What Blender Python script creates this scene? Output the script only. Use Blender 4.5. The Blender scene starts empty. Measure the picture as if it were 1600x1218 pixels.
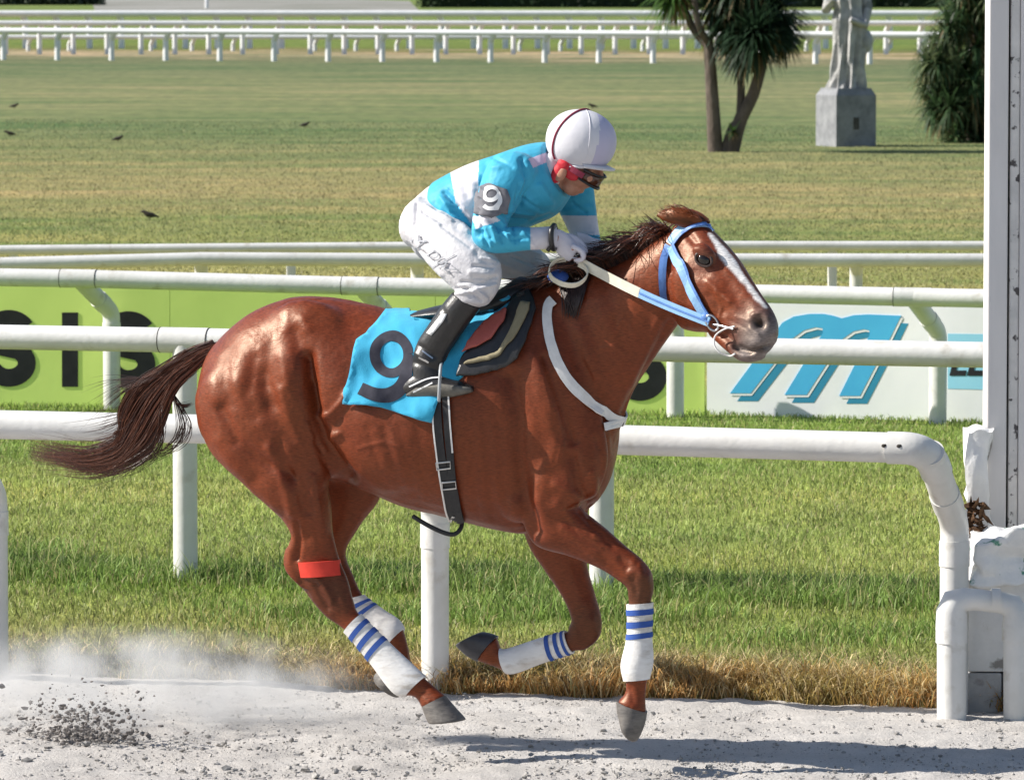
import bpy, bmesh, math, random
import numpy as np
from mathutils import Vector, Matrix, geometry
from mathutils.bvhtree import BVHTree

random.seed(7)
RNG = np.random.default_rng(11)
SC = bpy.context.scene
COL = SC.collection

# ------------------------------------------------------------------ camera
FPX = 8900.0                      # focal length in pixels of the 1600 px wide photograph
HC = 2.9                          # camera height
ALPHA = math.atan(646.0 / FPX)    # pitch: horizon is 646 px above the centre
cam_d = bpy.data.cameras.new('camera')
cam = bpy.data.objects.new('camera', cam_d); COL.objects.link(cam)
cam_d.sensor_width = 36.0; cam_d.lens = 36.0 * FPX / 1600.0
cam_d.clip_start = 0.5; cam_d.clip_end = 6000
cam.location = (0, 0, HC); cam.rotation_euler = (math.pi / 2 - ALPHA, 0, 0)
cam_d.dof.use_dof = True; cam_d.dof.focus_distance = 21.6; cam_d.dof.aperture_fstop = 16.0
SC.camera = cam
CAMP = Vector((0, 0, HC))
FWD = Vector((0, math.cos(ALPHA), -math.sin(ALPHA))); UPV = Vector((0, math.sin(ALPHA), math.cos(ALPHA)))

def ray(px, py):
    return FWD + Vector((1, 0, 0)) * ((px - 800) / FPX) + UPV * ((609 - py) / FPX)
def G(px, py, z=0.0):             # pixel -> point on the horizontal plane z
    d = ray(px, py); return CAMP + d * ((z - HC) / d.z)
def AT(px, py, Y):                # pixel -> point at depth Y
    d = ray(px, py); return CAMP + d * (Y / d.y)
def pix(v):                       # point -> pixel
    r = Vector(v) - CAMP; f = r.dot(FWD)
    return 800 + FPX * r.x / f, 609 - FPX * r.dot(UPV) / f

# ------------------------------------------------------------------ light
SUN_EL, SUN_PHI = math.radians(36.5), math.radians(-2)
to_sun = Vector((-math.cos(SUN_EL) * math.cos(SUN_PHI), -math.cos(SUN_EL) * math.sin(SUN_PHI), math.sin(SUN_EL)))
world = bpy.data.worlds.new("World"); SC.world = world; world.use_nodes = True
wn = world.node_tree.nodes; wl = world.node_tree.links
sky = wn.new('ShaderNodeTexSky'); sky.sky_type = 'NISHITA'; sky.sun_disc = False
sky.sun_elevation = SUN_EL; sky.sun_rotation = math.atan2(to_sun.x, to_sun.y)
sky.air_density = 1.0; sky.dust_density = 0.6; sky.ozone_density = 1.0
wl.new(sky.outputs[0], wn['Background'].inputs[0]); wn['Background'].inputs[1].default_value = 0.078
sun_d = bpy.data.lights.new('sun', 'SUN'); sun_d.energy = 5.0; sun_d.angle = math.radians(0.53); sun_d.color = (1.0, 0.95, 0.87)
sun = bpy.data.objects.new('sun', sun_d); COL.objects.link(sun)
sun.rotation_euler = (-to_sun).to_track_quat('-Z', 'Y').to_euler(); sun.location = (-20, 0, 20)
SC.view_settings.view_transform = 'Standard'; SC.view_settings.look = 'None'
SC.view_settings.exposure = 0.68; SC.view_settings.gamma = 1.0; SC.view_settings.use_curve_mapping = False
SC.cycles.max_bounces = 8; SC.cycles.volume_bounces = 1; SC.cycles.volume_step_rate = 1.3; SC.cycles.volume_max_steps = 64; SC.cycles.transparent_max_bounces = 12

# ------------------------------------------------------------------ helpers
def tag(o, label=None, cat=None, group=None, kind=None):
    if label: o['label'] = label
    if cat: o['category'] = cat
    if group: o['group'] = group
    if kind: o['kind'] = kind
    return o
def empty(name, loc=(0, 0, 0)):
    o = bpy.data.objects.new(name, None); COL.objects.link(o); o.location = loc; o.empty_display_size = 0.1
    o.matrix_world = Matrix.Translation(Vector(loc)); return o
def thing(name, label, cat, loc=(0, 0, 0), group=None):
    return tag(empty(name, loc), label, cat, group)
def link(name, me, mat=None, parent=None, smooth=True):
    o = bpy.data.objects.new(name, me); COL.objects.link(o)
    if mat is not None:
        if isinstance(mat, (list, tuple)):
            for m in mat: me.materials.append(m)
        else: me.materials.append(mat)
    if smooth and len(me.polygons):
        me.polygons.foreach_set('use_smooth', [True] * len(me.polygons))
        if len(me.polygons) < 4000: me.set_sharp_from_angle(angle=math.radians(55))
    if parent is not None:
        o.parent = parent      # vertices are in world coordinates, so undo the parent's own place
        o.matrix_parent_inverse = Matrix.Translation(-parent.location) if parent.parent is None else Matrix.Identity(4)
    return o
def obj(name, verts, faces, mat, parent=None, smooth=True):
    me = bpy.data.meshes.new(name); me.from_pydata([tuple(v) for v in verts], [], [tuple(f) for f in faces]); me.update()
    return link(name, me, mat, parent, smooth)
class MB:                          # mesh builder
    def __init__(s): s.v = []; s.f = []
    def add(s, v, f):
        n = len(s.v); s.v += [Vector(p) for p in v]; s.f += [tuple(i + n for i in q) for q in f]; return s
    def box(s, c, h, rz=0.0, ax=None):
        c = Vector(c); R = Matrix.Rotation(rz, 3, 'Z') if ax is None else ax
        v = [c + R @ Vector((h[0] * a, h[1] * b, h[2] * d)) for a in (-1, 1) for b in (-1, 1) for d in (-1, 1)]
        return s.add(v, [(0, 1, 3, 2), (4, 6, 7, 5), (0, 4, 5, 1), (2, 3, 7, 6), (0, 2, 6, 4), (1, 5, 7, 3)])
    def tube(s, pts, rad, n=12, cap=True):
        pts = [Vector(p) for p in pts]
        if not isinstance(rad, (list, tuple)): rad = [rad] * len(pts)
        rings = []; u = None
        for i, p in enumerate(pts):
            t = (pts[min(i + 1, len(pts) - 1)] - pts[max(i - 1, 0)]).normalized()
            if u is None:
                u = t.orthogonal().normalized()
            else:
                u = (u - t * u.dot(t)).normalized()
            w = t.cross(u)
            rings.append([p + (u * math.cos(a) + w * math.sin(a)) * rad[i] for a in [2 * math.pi * k / n for k in range(n)]])
        return s.rings(rings, cap)
    def rings(s, rings, cap=True):
        n = len(rings[0]); v = [p for r in rings for p in r]; f = []
        for i in range(len(rings) - 1):
            for k in range(n):
                f.append((i * n + k, i * n + (k + 1) % n, (i + 1) * n + (k + 1) % n, (i + 1) * n + k))
        if cap:
            f.append(tuple(range(n - 1, -1, -1))); f.append(tuple((len(rings) - 1) * n + k for k in range(n)))
        return s.add(v, f)
    def ellipsoid(s, c, axes, n=16, m=10):
        c = Vector(c); ax = [Vector(a) for a in axes]; rings = []
        for i in range(1, m):
            th = math.pi * i / m
            rings.append([c + ax[2] * math.cos(th) + (ax[0] * math.cos(a) + ax[1] * math.sin(a)) * math.sin(th)
                          for a in [2 * math.pi * k / n for k in range(n)]])
        return s.rings(rings, True)
    def build(s, name, mat, parent=None, smooth=True):
        return obj(name, s.v, s.f, mat, parent, smooth)

def bez(pts, n):                   # Catmull-Rom through points
    pts = [np.array(p, float) for p in pts]; out = []
    P = [2 * pts[0] - pts[1]] + pts + [2 * pts[-1] - pts[-2]]
    m = len(pts) - 1
    for i in range(n + 1):
        x = min(i * m / n, m - 1e-9); k = int(x); t = x - k
        a, b, c, d = P[k], P[k + 1], P[k + 2], P[k + 3]
        out.append(0.5 * ((2 * b) + (c - a) * t + (2 * a - 5 * b + 4 * c - d) * t * t + (3 * b - a - 3 * c + d) * t ** 3))
    return out

# ------------------------------------------------------------------ materials
def mat(name, col=(.5, .5, .5), rough=.6, spec=.4, col2=None, scale=8.0, bump=0.0, bscale=40.0, detail=5.0, stretch=(1, 1, 1),
        lo=.35, hi=.65, coat=0.0, attr=None, sheen=0.0, metal=0.0, third=None):
    m = bpy.data.materials.new(name); m.use_nodes = True; nt = m.node_tree; N, L = nt.nodes, nt.links
    b = N['Principled BSDF']; b.inputs['Roughness'].default_value = rough; b.inputs['Specular IOR Level'].default_value = spec
    b.inputs['Metallic'].default_value = metal; b.inputs['Coat Weight'].default_value = coat; b.inputs['Sheen Weight'].default_value = sheen
    b.inputs['Base Color'].default_value = (*col, 1)
    geo = N.new('ShaderNodeNewGeometry'); mp = N.new('ShaderNodeMapping'); mp.inputs['Scale'].default_value = stretch
    L.new(geo.outputs['Position'], mp.inputs['Vector'])
    src = None
    if attr:
        a = N.new('ShaderNodeAttribute'); a.attribute_name = attr; src = a.outputs['Color']
    if col2 is not None:
        nz = N.new('ShaderNodeTexNoise'); nz.inputs['Scale'].default_value = scale; nz.inputs['Detail'].default_value = detail
        nz.inputs['Roughness'].default_value = .62
        L.new(mp.outputs[0], nz.inputs['Vector'])
        mr = N.new('ShaderNodeMapRange'); mr.inputs[1].default_value = lo; mr.inputs[2].default_value = hi
        L.new(nz.outputs['Fac'], mr.inputs[0])
        mx = N.new('ShaderNodeMix'); mx.data_type = 'RGBA'
        if attr:
            mx.blend_type = 'MULTIPLY'; mx.inputs[0].default_value = 1.0
            m2 = N.new('ShaderNodeMix'); m2.data_type = 'RGBA'; m2.inputs[6].default_value = (*col, 1); m2.inputs[7].default_value = (*col2, 1)
            L.new(mr.outputs[0], m2.inputs[0]); L.new(src, mx.inputs[6]); L.new(m2.outputs[2], mx.inputs[7])
        else:
            mx.inputs[6].default_value = (*col, 1); mx.inputs[7].default_value = (*col2, 1); L.new(mr.outputs[0], mx.inputs[0])
        src = mx.outputs[2]
    if third is not None:          # sparse marks: (colour, scale, threshold, softness)
        c3, s3, th, so = third
        nz = N.new('ShaderNodeTexNoise'); nz.inputs['Scale'].default_value = s3; nz.inputs['Detail'].default_value = 6
        L.new(mp.outputs[0], nz.inputs['Vector'])
        mr = N.new('ShaderNodeMapRange'); mr.inputs[1].default_value = th; mr.inputs[2].default_value = th + so
        L.new(nz.outputs['Fac'], mr.inputs[0])
        mx = N.new('ShaderNodeMix'); mx.data_type = 'RGBA'; mx.inputs[7].default_value = (*c3, 1)
        L.new(mr.outputs[0], mx.inputs[0])
        if src is not None: L.new(src, mx.inputs[6])
        else: mx.inputs[6].default_value = (*col, 1)
        src = mx.outputs[2]
    if src is not None: L.new(src, b.inputs['Base Color'])
    if bump:
        nb = N.new('ShaderNodeTexNoise'); nb.inputs['Scale'].default_value = bscale; nb.inputs['Detail'].default_value = 6
        L.new(mp.outputs[0], nb.inputs['Vector'])
        bp = N.new('ShaderNodeBump'); bp.inputs['Strength'].default_value = 1.0; bp.inputs['Distance'].default_value = bump
        L.new(nb.outputs['Fac'], bp.inputs['Height']); L.new(bp.outputs[0], b.inputs['Normal'])
    return m

M = {}
M['pvc'] = mat('white_plastic_pipe', (.70, .69, .675), .42, .45, (.60, .59, .565), 4, .0018, 30, third=((.48, .45, .40), 9, .60, .16))
M['pvc_far'] = mat('white_painted_pipe', (.82, .82, .82), .5, .4, (.72, .73, .74), 2)
M['fit'] = mat('grey_metal_fitting', (.36, .38, .40), .5, .5, (.25, .25, .25), 20)
M['green'] = mat('lime_banner_vinyl', (.68, .84, .23), .55, .3, (.63, .79, .21), 1.2, .004, 3)
M['white'] = mat('white_banner_vinyl', (.80, .80, .81), .5, .3, (.74, .75, .77), 1.5, .004, 3)
M['black'] = mat('black_print', (.012, .012, .015), .5, .3, (.02, .02, .024), 9)
M['cyan'] = mat('cyan_print', (.07, .42, .70), .5, .3, (.06, .38, .66), 3)
M['cyan_light'] = mat('pale_cyan_print', (.30, .62, .78), .5, .3, (.26, .58, .75), 3)
M['teal'] = mat('teal_print', (.03, .25, .40), .5, .3, (.03, .22, .36), 3)
M['paint'] = mat('white_limewash', (.80, .79, .78), .8, .2, (.68, .67, .65), 6, .006, 25, third=((.30, .28, .26), 7, .64, .05))
M['granite'] = mat('blue_grey_granite', (.18, .185, .20), .8, .25, (.27, .275, .29), 6, .004, 30)
M['concrete'] = mat('grey_concrete', (.34, .34, .35), .85, .2, (.46, .46, .46), 9, .004, 45, third=((.16, .15, .15), 6, .64, .06))
M['post_a'] = mat('lilac_white_board', (.72, .69, .675), .7, .25, (.62, .595, .585), 4, .002, 20, stretch=(1, 1, .25), third=((.34, .31, .30), 18, .70, .05))
M['post_b'] = mat('speckled_board', (.72, .69, .66), .8, .2, (.58, .56, .54), 10, .003, 30, third=((.10, .09, .09), 22, .60, .05))
M['dark'] = mat('dark_gap', (.10, .095, .09), .9, .1, (.05, .045, .04), 20)
M['rust'] = mat('dry_brown_litter', (.12, .065, .035), .9, .1, (.035, .022, .014), 30, .01, 40)
M['sack'] = mat('white_woven_sack', (.82, .81, .80), .6, .35, (.74, .74, .74), 14, .004, 60, third=((.10, .28, .20), 11, .60, .04))
M['stone'] = mat('weathered_marble', (.50, .49, .48), .8, .25, (.30, .30, .30), 5, .02, 14, third=((.22, .22, .22), 6, .6, .1))
M['bark'] = mat('grey_bark', (.15, .12, .10), .9, .15, (.08, .065, .055), 8, .02, 20, stretch=(1, 1, .4))

# ------------------------------------------------------------------ ground
E0, E1 = G(0, 1050), G(1460, 1106)                      # edge between sand and turf
EDIR = (E1 - E0).normalized(); ENRM = Vector((-EDIR.y, EDIR.x, 0))   # pointing into the turf
def edge(s, d, z=0.0):
    p = E0 + EDIR * s + ENRM * d; return Vector((p.x, p.y, z))
def dist(x, y): return (x - E0.x) * ENRM.x + (y - E0.y) * ENRM.y
def hmm(s): return .05 * math.sin(s * 2.3) + .035 * math.sin(s * 6.1 + 1) + .02 * math.sin(s * 13.7 + 2)

def ground_material():
    m = bpy.data.materials.new('turf'); m.use_nodes = True; N, L = m.node_tree.nodes, m.node_tree.links
    b = N['Principled BSDF']; b.inputs['Roughness'].default_value = .95; b.inputs['Specular IOR Level'].default_value = .1
    geo = N.new('ShaderNodeNewGeometry')
    dp = N.new('ShaderNodeVectorMath'); dp.operation = 'DOT_PRODUCT'; dp.inputs[1].default_value = (ENRM.x, ENRM.y, 0)
    L.new(geo.outputs['Position'], dp.inputs[0])
    off = E0.dot(ENRM)
    nzw = N.new('ShaderNodeTexNoise'); nzw.inputs['Scale'].default_value = .35; nzw.inputs['Detail'].default_value = 4
    mpw = N.new('ShaderNodeMapping'); mpw.inputs['Scale'].default_value = (.5, 1, 1)
    L.new(geo.outputs['Position'], mpw.inputs[0]); L.new(mpw.outputs[0], nzw.inputs['Vector'])
    # log-ish distance so one ramp covers 0..400 m
    lg = N.new('ShaderNodeMath'); lg.operation = 'SUBTRACT'; lg.inputs[1].default_value = off
    L.new(dp.outputs['Value'], lg.inputs[0])
    mx0 = N.new('ShaderNodeMath'); mx0.operation = 'MAXIMUM'; mx0.inputs[1].default_value = 0.0; L.new(lg.outputs[0], mx0.inputs[0])
    ad = N.new('ShaderNodeMath'); ad.operation = 'ADD'; ad.inputs[1].default_value = 1.0; L.new(mx0.outputs[0], ad.inputs[0])
    lo = N.new('ShaderNodeMath'); lo.operation = 'LOGARITHM'; lo.inputs[1].default_value = 500.0; L.new(ad.outputs[0], lo.inputs[0])
    wb = N.new('ShaderNodeMath'); wb.operation = 'MULTIPLY_ADD'; wb.inputs[1].default_value = .05; L.new(nzw.outputs['Fac'], wb.inputs[0])
    L.new(lo.outputs[0], wb.inputs[2])
    sb = N.new('ShaderNodeMath'); sb.operation = 'SUBTRACT'; sb.inputs[1].default_value = .025; L.new(wb.outputs[0], sb.inputs[0])
    rp = N.new('ShaderNodeValToRGB'); L.new(sb.outputs[0], rp.inputs[0])
    stops = TURF
    el = rp.color_ramp.elements
    while len(el) < len(stops): el.new(0.5)
    for e, (d, c) in zip(el, stops):
        e.position = math.log(1 + d, 500); e.color = (*c, 1)
    # streaks along the mowing direction and small mottling
    def nz(sx, sy, sc, det, a, bb, amt, src, light, dark):
        mp = N.new('ShaderNodeMapping'); mp.inputs['Scale'].default_value = (sx, sy, 1)
        L.new(geo.outputs['Position'], mp.inputs[0])
        n = N.new('ShaderNodeTexNoise'); n.inputs['Scale'].default_value = sc; n.inputs['Detail'].default_value = det; L.new(mp.outputs[0], n.inputs['Vector'])
        mr = N.new('ShaderNodeMapRange'); mr.inputs[1].default_value = a; mr.inputs[2].default_value = bb; L.new(n.outputs['Fac'], mr.inputs[0])
        c = N.new('ShaderNodeMix'); c.data_type = 'RGBA'; c.inputs[6].default_value = (*dark, 1); c.inputs[7].default_value = (*light, 1); L.new(mr.outputs[0], c.inputs[0])
        o = N.new('ShaderNodeMix'); o.data_type = 'RGBA'; o.blend_type = 'MULTIPLY'; o.inputs[0].default_value = amt
        L.new(src, o.inputs[6]); L.new(c.outputs[2], o.inputs[7]); return o.outputs[2]
    s = nz(.16, .5, 1.0, 5, .32, .68, 1.0, rp.outputs[0], (1.32, 1.14, 1.12), (.62, .80, .64))
    s = nz(1, .25, 3.0, 6, .35, .65, .8, s, (1.18, 1.15, 1.05), (.78, .82, .8))
    s = nz(1, .3, 25, 4, .3, .7, .55, s, (1.3, 1.25, 1.1), (.6, .65, .6))
    L.new(s, b.inputs['Base Color'])
    nb = N.new('ShaderNodeTexNoise'); nb.inputs['Scale'].default_value = 30; nb.inputs['Detail'].default_value = 5
    L.new(geo.outputs['Position'], nb.inputs['Vector'])
    bp = N.new('ShaderNodeBump'); bp.inputs['Distance'].default_value = .04; L.new(nb.outputs['Fac'], bp.inputs['Height']); L.new(bp.outputs[0], b.inputs['Normal'])
    return m
TURF = [(0, (.24, .17, .08)), (.5, (.24, .22, .075)), (1.0, (.30, .31, .11)), (2.2, (.26, .31, .09)), (3.4, (.19, .27, .055)), (4.3, (.27, .31, .085)), (5.5, (.31, .36, .11)), (8.5, (.31, .36, .11)),
        (10.5, (.24, .32, .08)), (14, (.22, .31, .075)), (17, (.30, .31, .10)), (25, (.36, .33, .145)), (34, (.31, .30, .12)), (38, (.19, .235, .085)), (48, (.34, .29, .15)), (58, (.27, .26, .13)),
        (78, (.15, .195, .095)), (110, (.23, .235, .135)), (150, (.14, .175, .10)), (168, (.20, .19, .125)), (174, (.42, .34, .25)), (180, (.42, .33, .24)),
        (185, (.17, .15, .07)), (196, (.16, .21, .06)), (255, (.17, .22, .08))]
TURF_EXTRA = TURF[:]
# the ramp node holds at most 32 stops
mt_turf = ground_material()
v, f = [], []
ss = np.linspace(-8, 12, 400)
rows = [(-.03, -.03), (.0, .005), (.03, .03), (.1, .045), (.4, .05), (1.5, .05), (5, .05), (20, .05), (60, .05), (200, .05), (600, .05), (3200, .05)]
for d, z in rows:
    for s in ss:
        k = s if d < 6 else (s - 2) * (1 + (d - 5) * .5)
        v.append(edge(k, d + (hmm(s) if d < .5 else 0), z))
n = len(ss)
for i in range(len(rows) - 1):
    for k in range(n - 1): f.append((i * n + k, i * n + k + 1, (i + 1) * n + k + 1, (i + 1) * n + k))
tag(obj('lawn', v, f, mt_turf), kind='structure', label='mown green and straw coloured turf of the infield')

# sand
m = bpy.data.materials.new('pale_sand'); m.use_nodes = True; N, L = m.node_tree.nodes, m.node_tree.links
b = N['Principled BSDF']; b.inputs['Roughness'].default_value = .95; b.inputs['Specular IOR Level'].default_value = .15
geo = N.new('ShaderNodeNewGeometry')
def _n(sc, det, a, bb, c1, c2, rough=.6):
    nn = N.new('ShaderNodeTexNoise'); nn.inputs['Scale'].default_value = sc; nn.inputs['Detail'].default_value = det; nn.inputs['Roughness'].default_value = rough
    L.new(geo.outputs['Position'], nn.inputs['Vector'])
    mr = N.new('ShaderNodeMapRange'); mr.inputs[1].default_value = a; mr.inputs[2].default_value = bb; L.new(nn.outputs['Fac'], mr.inputs[0])
    mx = N.new('ShaderNodeMix'); mx.data_type = 'RGBA'; mx.inputs[6].default_value = (*c1, 1); mx.inputs[7].default_value = (*c2, 1); L.new(mr.outputs[0], mx.inputs[0])
    return nn, mx
n1, x1 = _n(2.2, 6, .35, .65, (.49, .46, .43), (.58, .55, .52))
n2, x2 = _n(130, 4, .57, .68, (1, 1, 1), (.42, .41, .40), .7)
mm = N.new('ShaderNodeMix'); mm.data_type = 'RGBA'; mm.blend_type = 'MULTIPLY'; mm.inputs[0].default_value = 1
L.new(x1.outputs[2], mm.inputs[6]); L.new(x2.outputs[2], mm.inputs[7]); L.new(mm.outputs[2], b.inputs['Base Color'])
nb = N.new('ShaderNodeTexNoise'); nb.inputs['Scale'].default_value = 75; nb.inputs['Detail'].default_value = 8; nb.inputs['Roughness'].default_value = .7
L.new(geo.outputs['Position'], nb.inputs['Vector'])
bp = N.new('ShaderNodeBump'); bp.inputs['Distance'].default_value = .012; L.new(nb.outputs['Fac'], bp.inputs['Height']); L.new(bp.outputs[0], b.inputs['Normal'])
M['sand'] = m
v, f = [], []
nx, ny = 420, 200
PRINTS = [(edge(random.uniform(-2.5, 4.5), random.uniform(-2.9, -.25)), random.uniform(.012, .035)) for _ in range(46)]
from mathutils import noise as mnoise
for j in range(ny):
    for i in range(nx):
        s = -4 + 11 * i / (nx - 1); d = .3 - 4.6 * (j / (ny - 1)) ** 1.0
        p = edge(s, d)
        z = .014 * mnoise.noise(Vector((s * 3, d * 3, 0))) + .009 * mnoise.noise(Vector((s * 11, d * 11, 3))) + .006 * mnoise.noise(Vector((s * 31, d * 31, 5)))
        v.append((p.x, p.y, z - sum(dp_ * math.exp(-((p.x - q.x) ** 2 * 90 + (p.y - q.y) ** 2 * 60)) for q, dp_ in PRINTS if abs(p.x - q.x) < .3 and abs(p.y - q.y) < .35)))
for j in range(ny - 1):
    for i in range(nx - 1): f.append((j * nx + i, j * nx + i + 1, (j + 1) * nx + i + 1, (j + 1) * nx + i))
tag(obj('sand_track', v, f, m), kind='structure', label='pale sand racetrack in the foreground')
v = [edge(-60, .2, -.03), edge(60, .2, -.03), edge(60, -40, -.03), edge(-60, -40, -.03)]
tag(obj('track_base', v, [(0, 3, 2, 1)], m, smooth=False), kind='structure', label='flat sand beyond the worked part of the track')

# clods of sand
ico = bmesh.new(); bmesh.ops.create_icosphere(ico, subdivisions=1, radius=1.0)
icov = np.array([v.co[:] for v in ico.verts]); icof = np.array([[v.index for v in f.verts] for f in ico.faces]); ico.free()
def scatter_lumps(name, pts, rad, mt, **kw):
    n = len(pts); V = np.zeros((n, len(icov), 3)); F = np.zeros((n, len(icof), 3), int)
    for i in range(n):
        sc = rad[i] * (1 + .35 * RNG.standard_normal((len(icov), 1)).clip(-1, 1)) * np.array([1 + .3 * RNG.standard_normal(), 1, .75])
        V[i] = icov * sc + pts[i]; F[i] = icof + i * len(icov)
    me = bpy.data.meshes.new(name); me.from_pydata(V.reshape(-1, 3).tolist(), [], F.reshape(-1, 3).tolist())
    return tag(link(name, me, mt, None, False), kind='stuff', **kw)
n = 17000
s = RNG.uniform(-3.2, 5.2, n); d = -.05 - 3.2 * RNG.random(n) ** 0.8
r = .002 + .0055 * RNG.random(n) ** 4 + .010 * (RNG.random(n) < .02) * RNG.random(n)
r *= np.where(d < -1.75, 1.35, 1)
pts = np.array([edge(a, c, q * .4) for a, c, q in zip(s, d, r)])
M['clod'] = mat('grey_sand_clods', (.20, .19, .18), .95, .1, (.42, .40, .38), 30)
scatter_lumps('sand_clods', pts, r, M['clod'], label='small grey clods scattered over the pale sand')

# ------------------------------------------------------------------ grass blades
def turf_col(d):
    ds = np.array([t[0] for t in TURF]); cs = np.array([t[1] for t in TURF])
    return np.stack([np.interp(np.log1p(d), np.log1p(ds), cs[:, k]) for k in range(3)], 1)
def blades(name, s, d, h, w, lean, colm, label, z0=.045, colour=None):
    n = len(s)
    bx = E0.x + EDIR.x * s + ENRM.x * d; by = E0.y + EDIR.y * s + ENRM.y * d
    az = RNG.uniform(0, 2 * np.pi, n); fa = RNG.uniform(0, 2 * np.pi, n)
    wx, wy = np.cos(fa) * w / 2, np.sin(fa) * w / 2
    lx, ly = np.cos(az) * lean * h, np.sin(az) * lean * h
    zz = np.full(n, z0) if np.isscalar(z0) else z0
    V = np.zeros((n, 5, 3))
    V[:, 0] = np.stack([bx - wx, by - wy, zz - .01], 1); V[:, 1] = np.stack([bx + wx, by + wy, zz - .01], 1)
    mz = zz + h * .6
    V[:, 2] = np.stack([bx + .35 * lx + wx * .8, by + .35 * ly + wy * .8, mz], 1); V[:, 3] = np.stack([bx + .35 * lx - wx * .8, by + .35 * ly - wy * .8, mz], 1)
    V[:, 4] = np.stack([bx + lx, by + ly, zz + h * np.sqrt(np.clip(1.05 - .5 * lean ** 2, .15, 1))], 1)
    base = (np.arange(n) * 5)[:, None]
    q = np.concatenate([base + np.array([[0, 1, 2]]), base + np.array([[0, 2, 3]]), base + np.array([[3, 2, 4]])], 1).reshape(-1, 3)
    me = bpy.data.meshes.new(name); me.vertices.add(n * 5); me.vertices.foreach_set('co', V.reshape(-1))
    nt = len(q); me.loops.add(nt * 3); me.polygons.add(nt)
    me.loops.foreach_set('vertex_index', q.reshape(-1).astype(np.int32)); me.polygons.foreach_set('loop_start', np.arange(nt, dtype=np.int32) * 3)
    me.update(calc_edges=True)
    c = np.ones((n, 5, 4)); c[:, :, :3] = colour[:, None, :]
    at = me.color_attributes.new('Col', 'FLOAT_COLOR', 'POINT'); at.data.foreach_set('color', c.reshape(-1))
    return tag(link(name, me, colm, None, False), kind='stuff', label=label)
def blade_mat():
    m = bpy.data.materials.new('grass_blade'); m.use_nodes = True; N, L = m.node_tree.nodes, m.node_tree.links
    b = N['Principled BSDF']; b.inputs['Roughness'].default_value = .55; b.inputs['Specular IOR Level'].default_value = .3
    a = N.new('ShaderNodeAttribute'); a.attribute_name = 'Col'; L.new(a.outputs['Color'], b.inputs['Base Color'])
    t = N.new('ShaderNodeBsdfTranslucent'); L.new(a.outputs['Color'], t.inputs['Color'])
    mx = N.new('ShaderNodeMixShader'); mx.inputs[0].default_value = .42
    L.new(b.outputs[0], mx.inputs[1]); L.new(t.outputs[0], mx.inputs[2]); L.new(mx.outputs[0], N['Material Output'].inputs['Surface'])
    return m
M['blade'] = blade_mat()
def patch(s, d, sc, seed):         # value noise -1..1
    return np.array([mnoise.noise(Vector((a * sc, b * sc * 1.6, seed))) for a, b in zip(s, d)])
def vary(c, n, amt=.28):
    k = 1 + amt * RNG.standard_normal((n, 1)); yl = RNG.random((n, 1))
    out = c * np.clip(k, .45, 1.8)
    dry = (RNG.random((n, 1)) < .13)
    return np.where(dry, np.array([[.42, .38, .18]]) * np.clip(k, .6, 1.4), out)
def in_view_s(d, margin=.7):       # range of s visible at distance d from the edge
    Y = 23 + d; hw = 800 / FPX * Y + margin
    return (-hw - E0.x - ENRM.x * d) / EDIR.x, (hw - E0.x - ENRM.x * d) / EDIR.x
# mown turf between the sand and the hoardings
n = 170000
d = .25 + 14.2 * RNG.random(n); lo_, hi_ = in_view_s(d); s = lo_ + (hi_ - lo_) * RNG.random(n)
p1 = patch(s, d, .55, 1); p2 = patch(s, d, 1.9, 7)
c = turf_col(np.clip(d + (.5 + .16 * d) * 1.5 * p1, 0, 40)); c = vary(c * (1 + .4 * p2)[:, None], n)
blades('mown_grass', s, d, .022 + .03 * RNG.random(n) + .015 * np.clip(p2, 0, 1), .005 + .003 * RNG.random(n), .2 + .9 * RNG.random(n), M['blade'],
       'short mown grass between the sand and the hoardings', colour=c)
# long rich grass round the middle fence
n = 62000
d = .5 + 4.1 * RNG.beta(2.4, 1.5, n); lo_, hi_ = in_view_s(d); s = lo_ + (hi_ - lo_) * RNG.random(n)
p1 = patch(s, d, .8, 3); p2 = patch(s, d, 2.6, 9)
p3 = patch(s, d * .6, .42, 33)
keep = (.9 * p1 + .6 * p2 + .8 * p3 + 1.0 * np.exp(-((d - 3.3 - .5 * p3) / .55) ** 2)) > .12 + .45 * RNG.random(n)
s, d, p1, p2, p3 = s[keep], d[keep], p1[keep], p2[keep], p3[keep]; n = len(s)
c = vary(np.array([[.20, .29, .07]]) * (1 + .4 * p2)[:, None], n)
c = np.where((RNG.random(n) < np.clip(.75 - .28 * d - .9 * p3, 0, .8))[:, None], np.array([[.40, .37, .16]]) * RNG.uniform(.6, 1.3, (n, 1)), c)
tall = .035 + .07 * RNG.random(n) * np.clip(.6 + p1 + .8 * np.exp(-((d - 3.1) / .8) ** 2), .3, 1.6)
blades('long_grass', s, d, tall, .005 + .004 * RNG.random(n), .2 + .8 * RNG.random(n), M['blade'], 'longer rich green grass round the middle fence posts', colour=c)
n = 500
d = RNG.normal(3.3, .35, n); lo_, hi_ = in_view_s(d); s = lo_ + (hi_ - lo_) * RNG.random(n)
blades('seed_stalks', s, d, .12 + .14 * RNG.random(n), .004 + .002 * RNG.random(n), .15 + .5 * RNG.random(n), M['blade'], 'pale tall grass stalks by the middle fence',
       colour=vary(np.tile([[.36, .40, .16]], (n, 1)), n))
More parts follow.
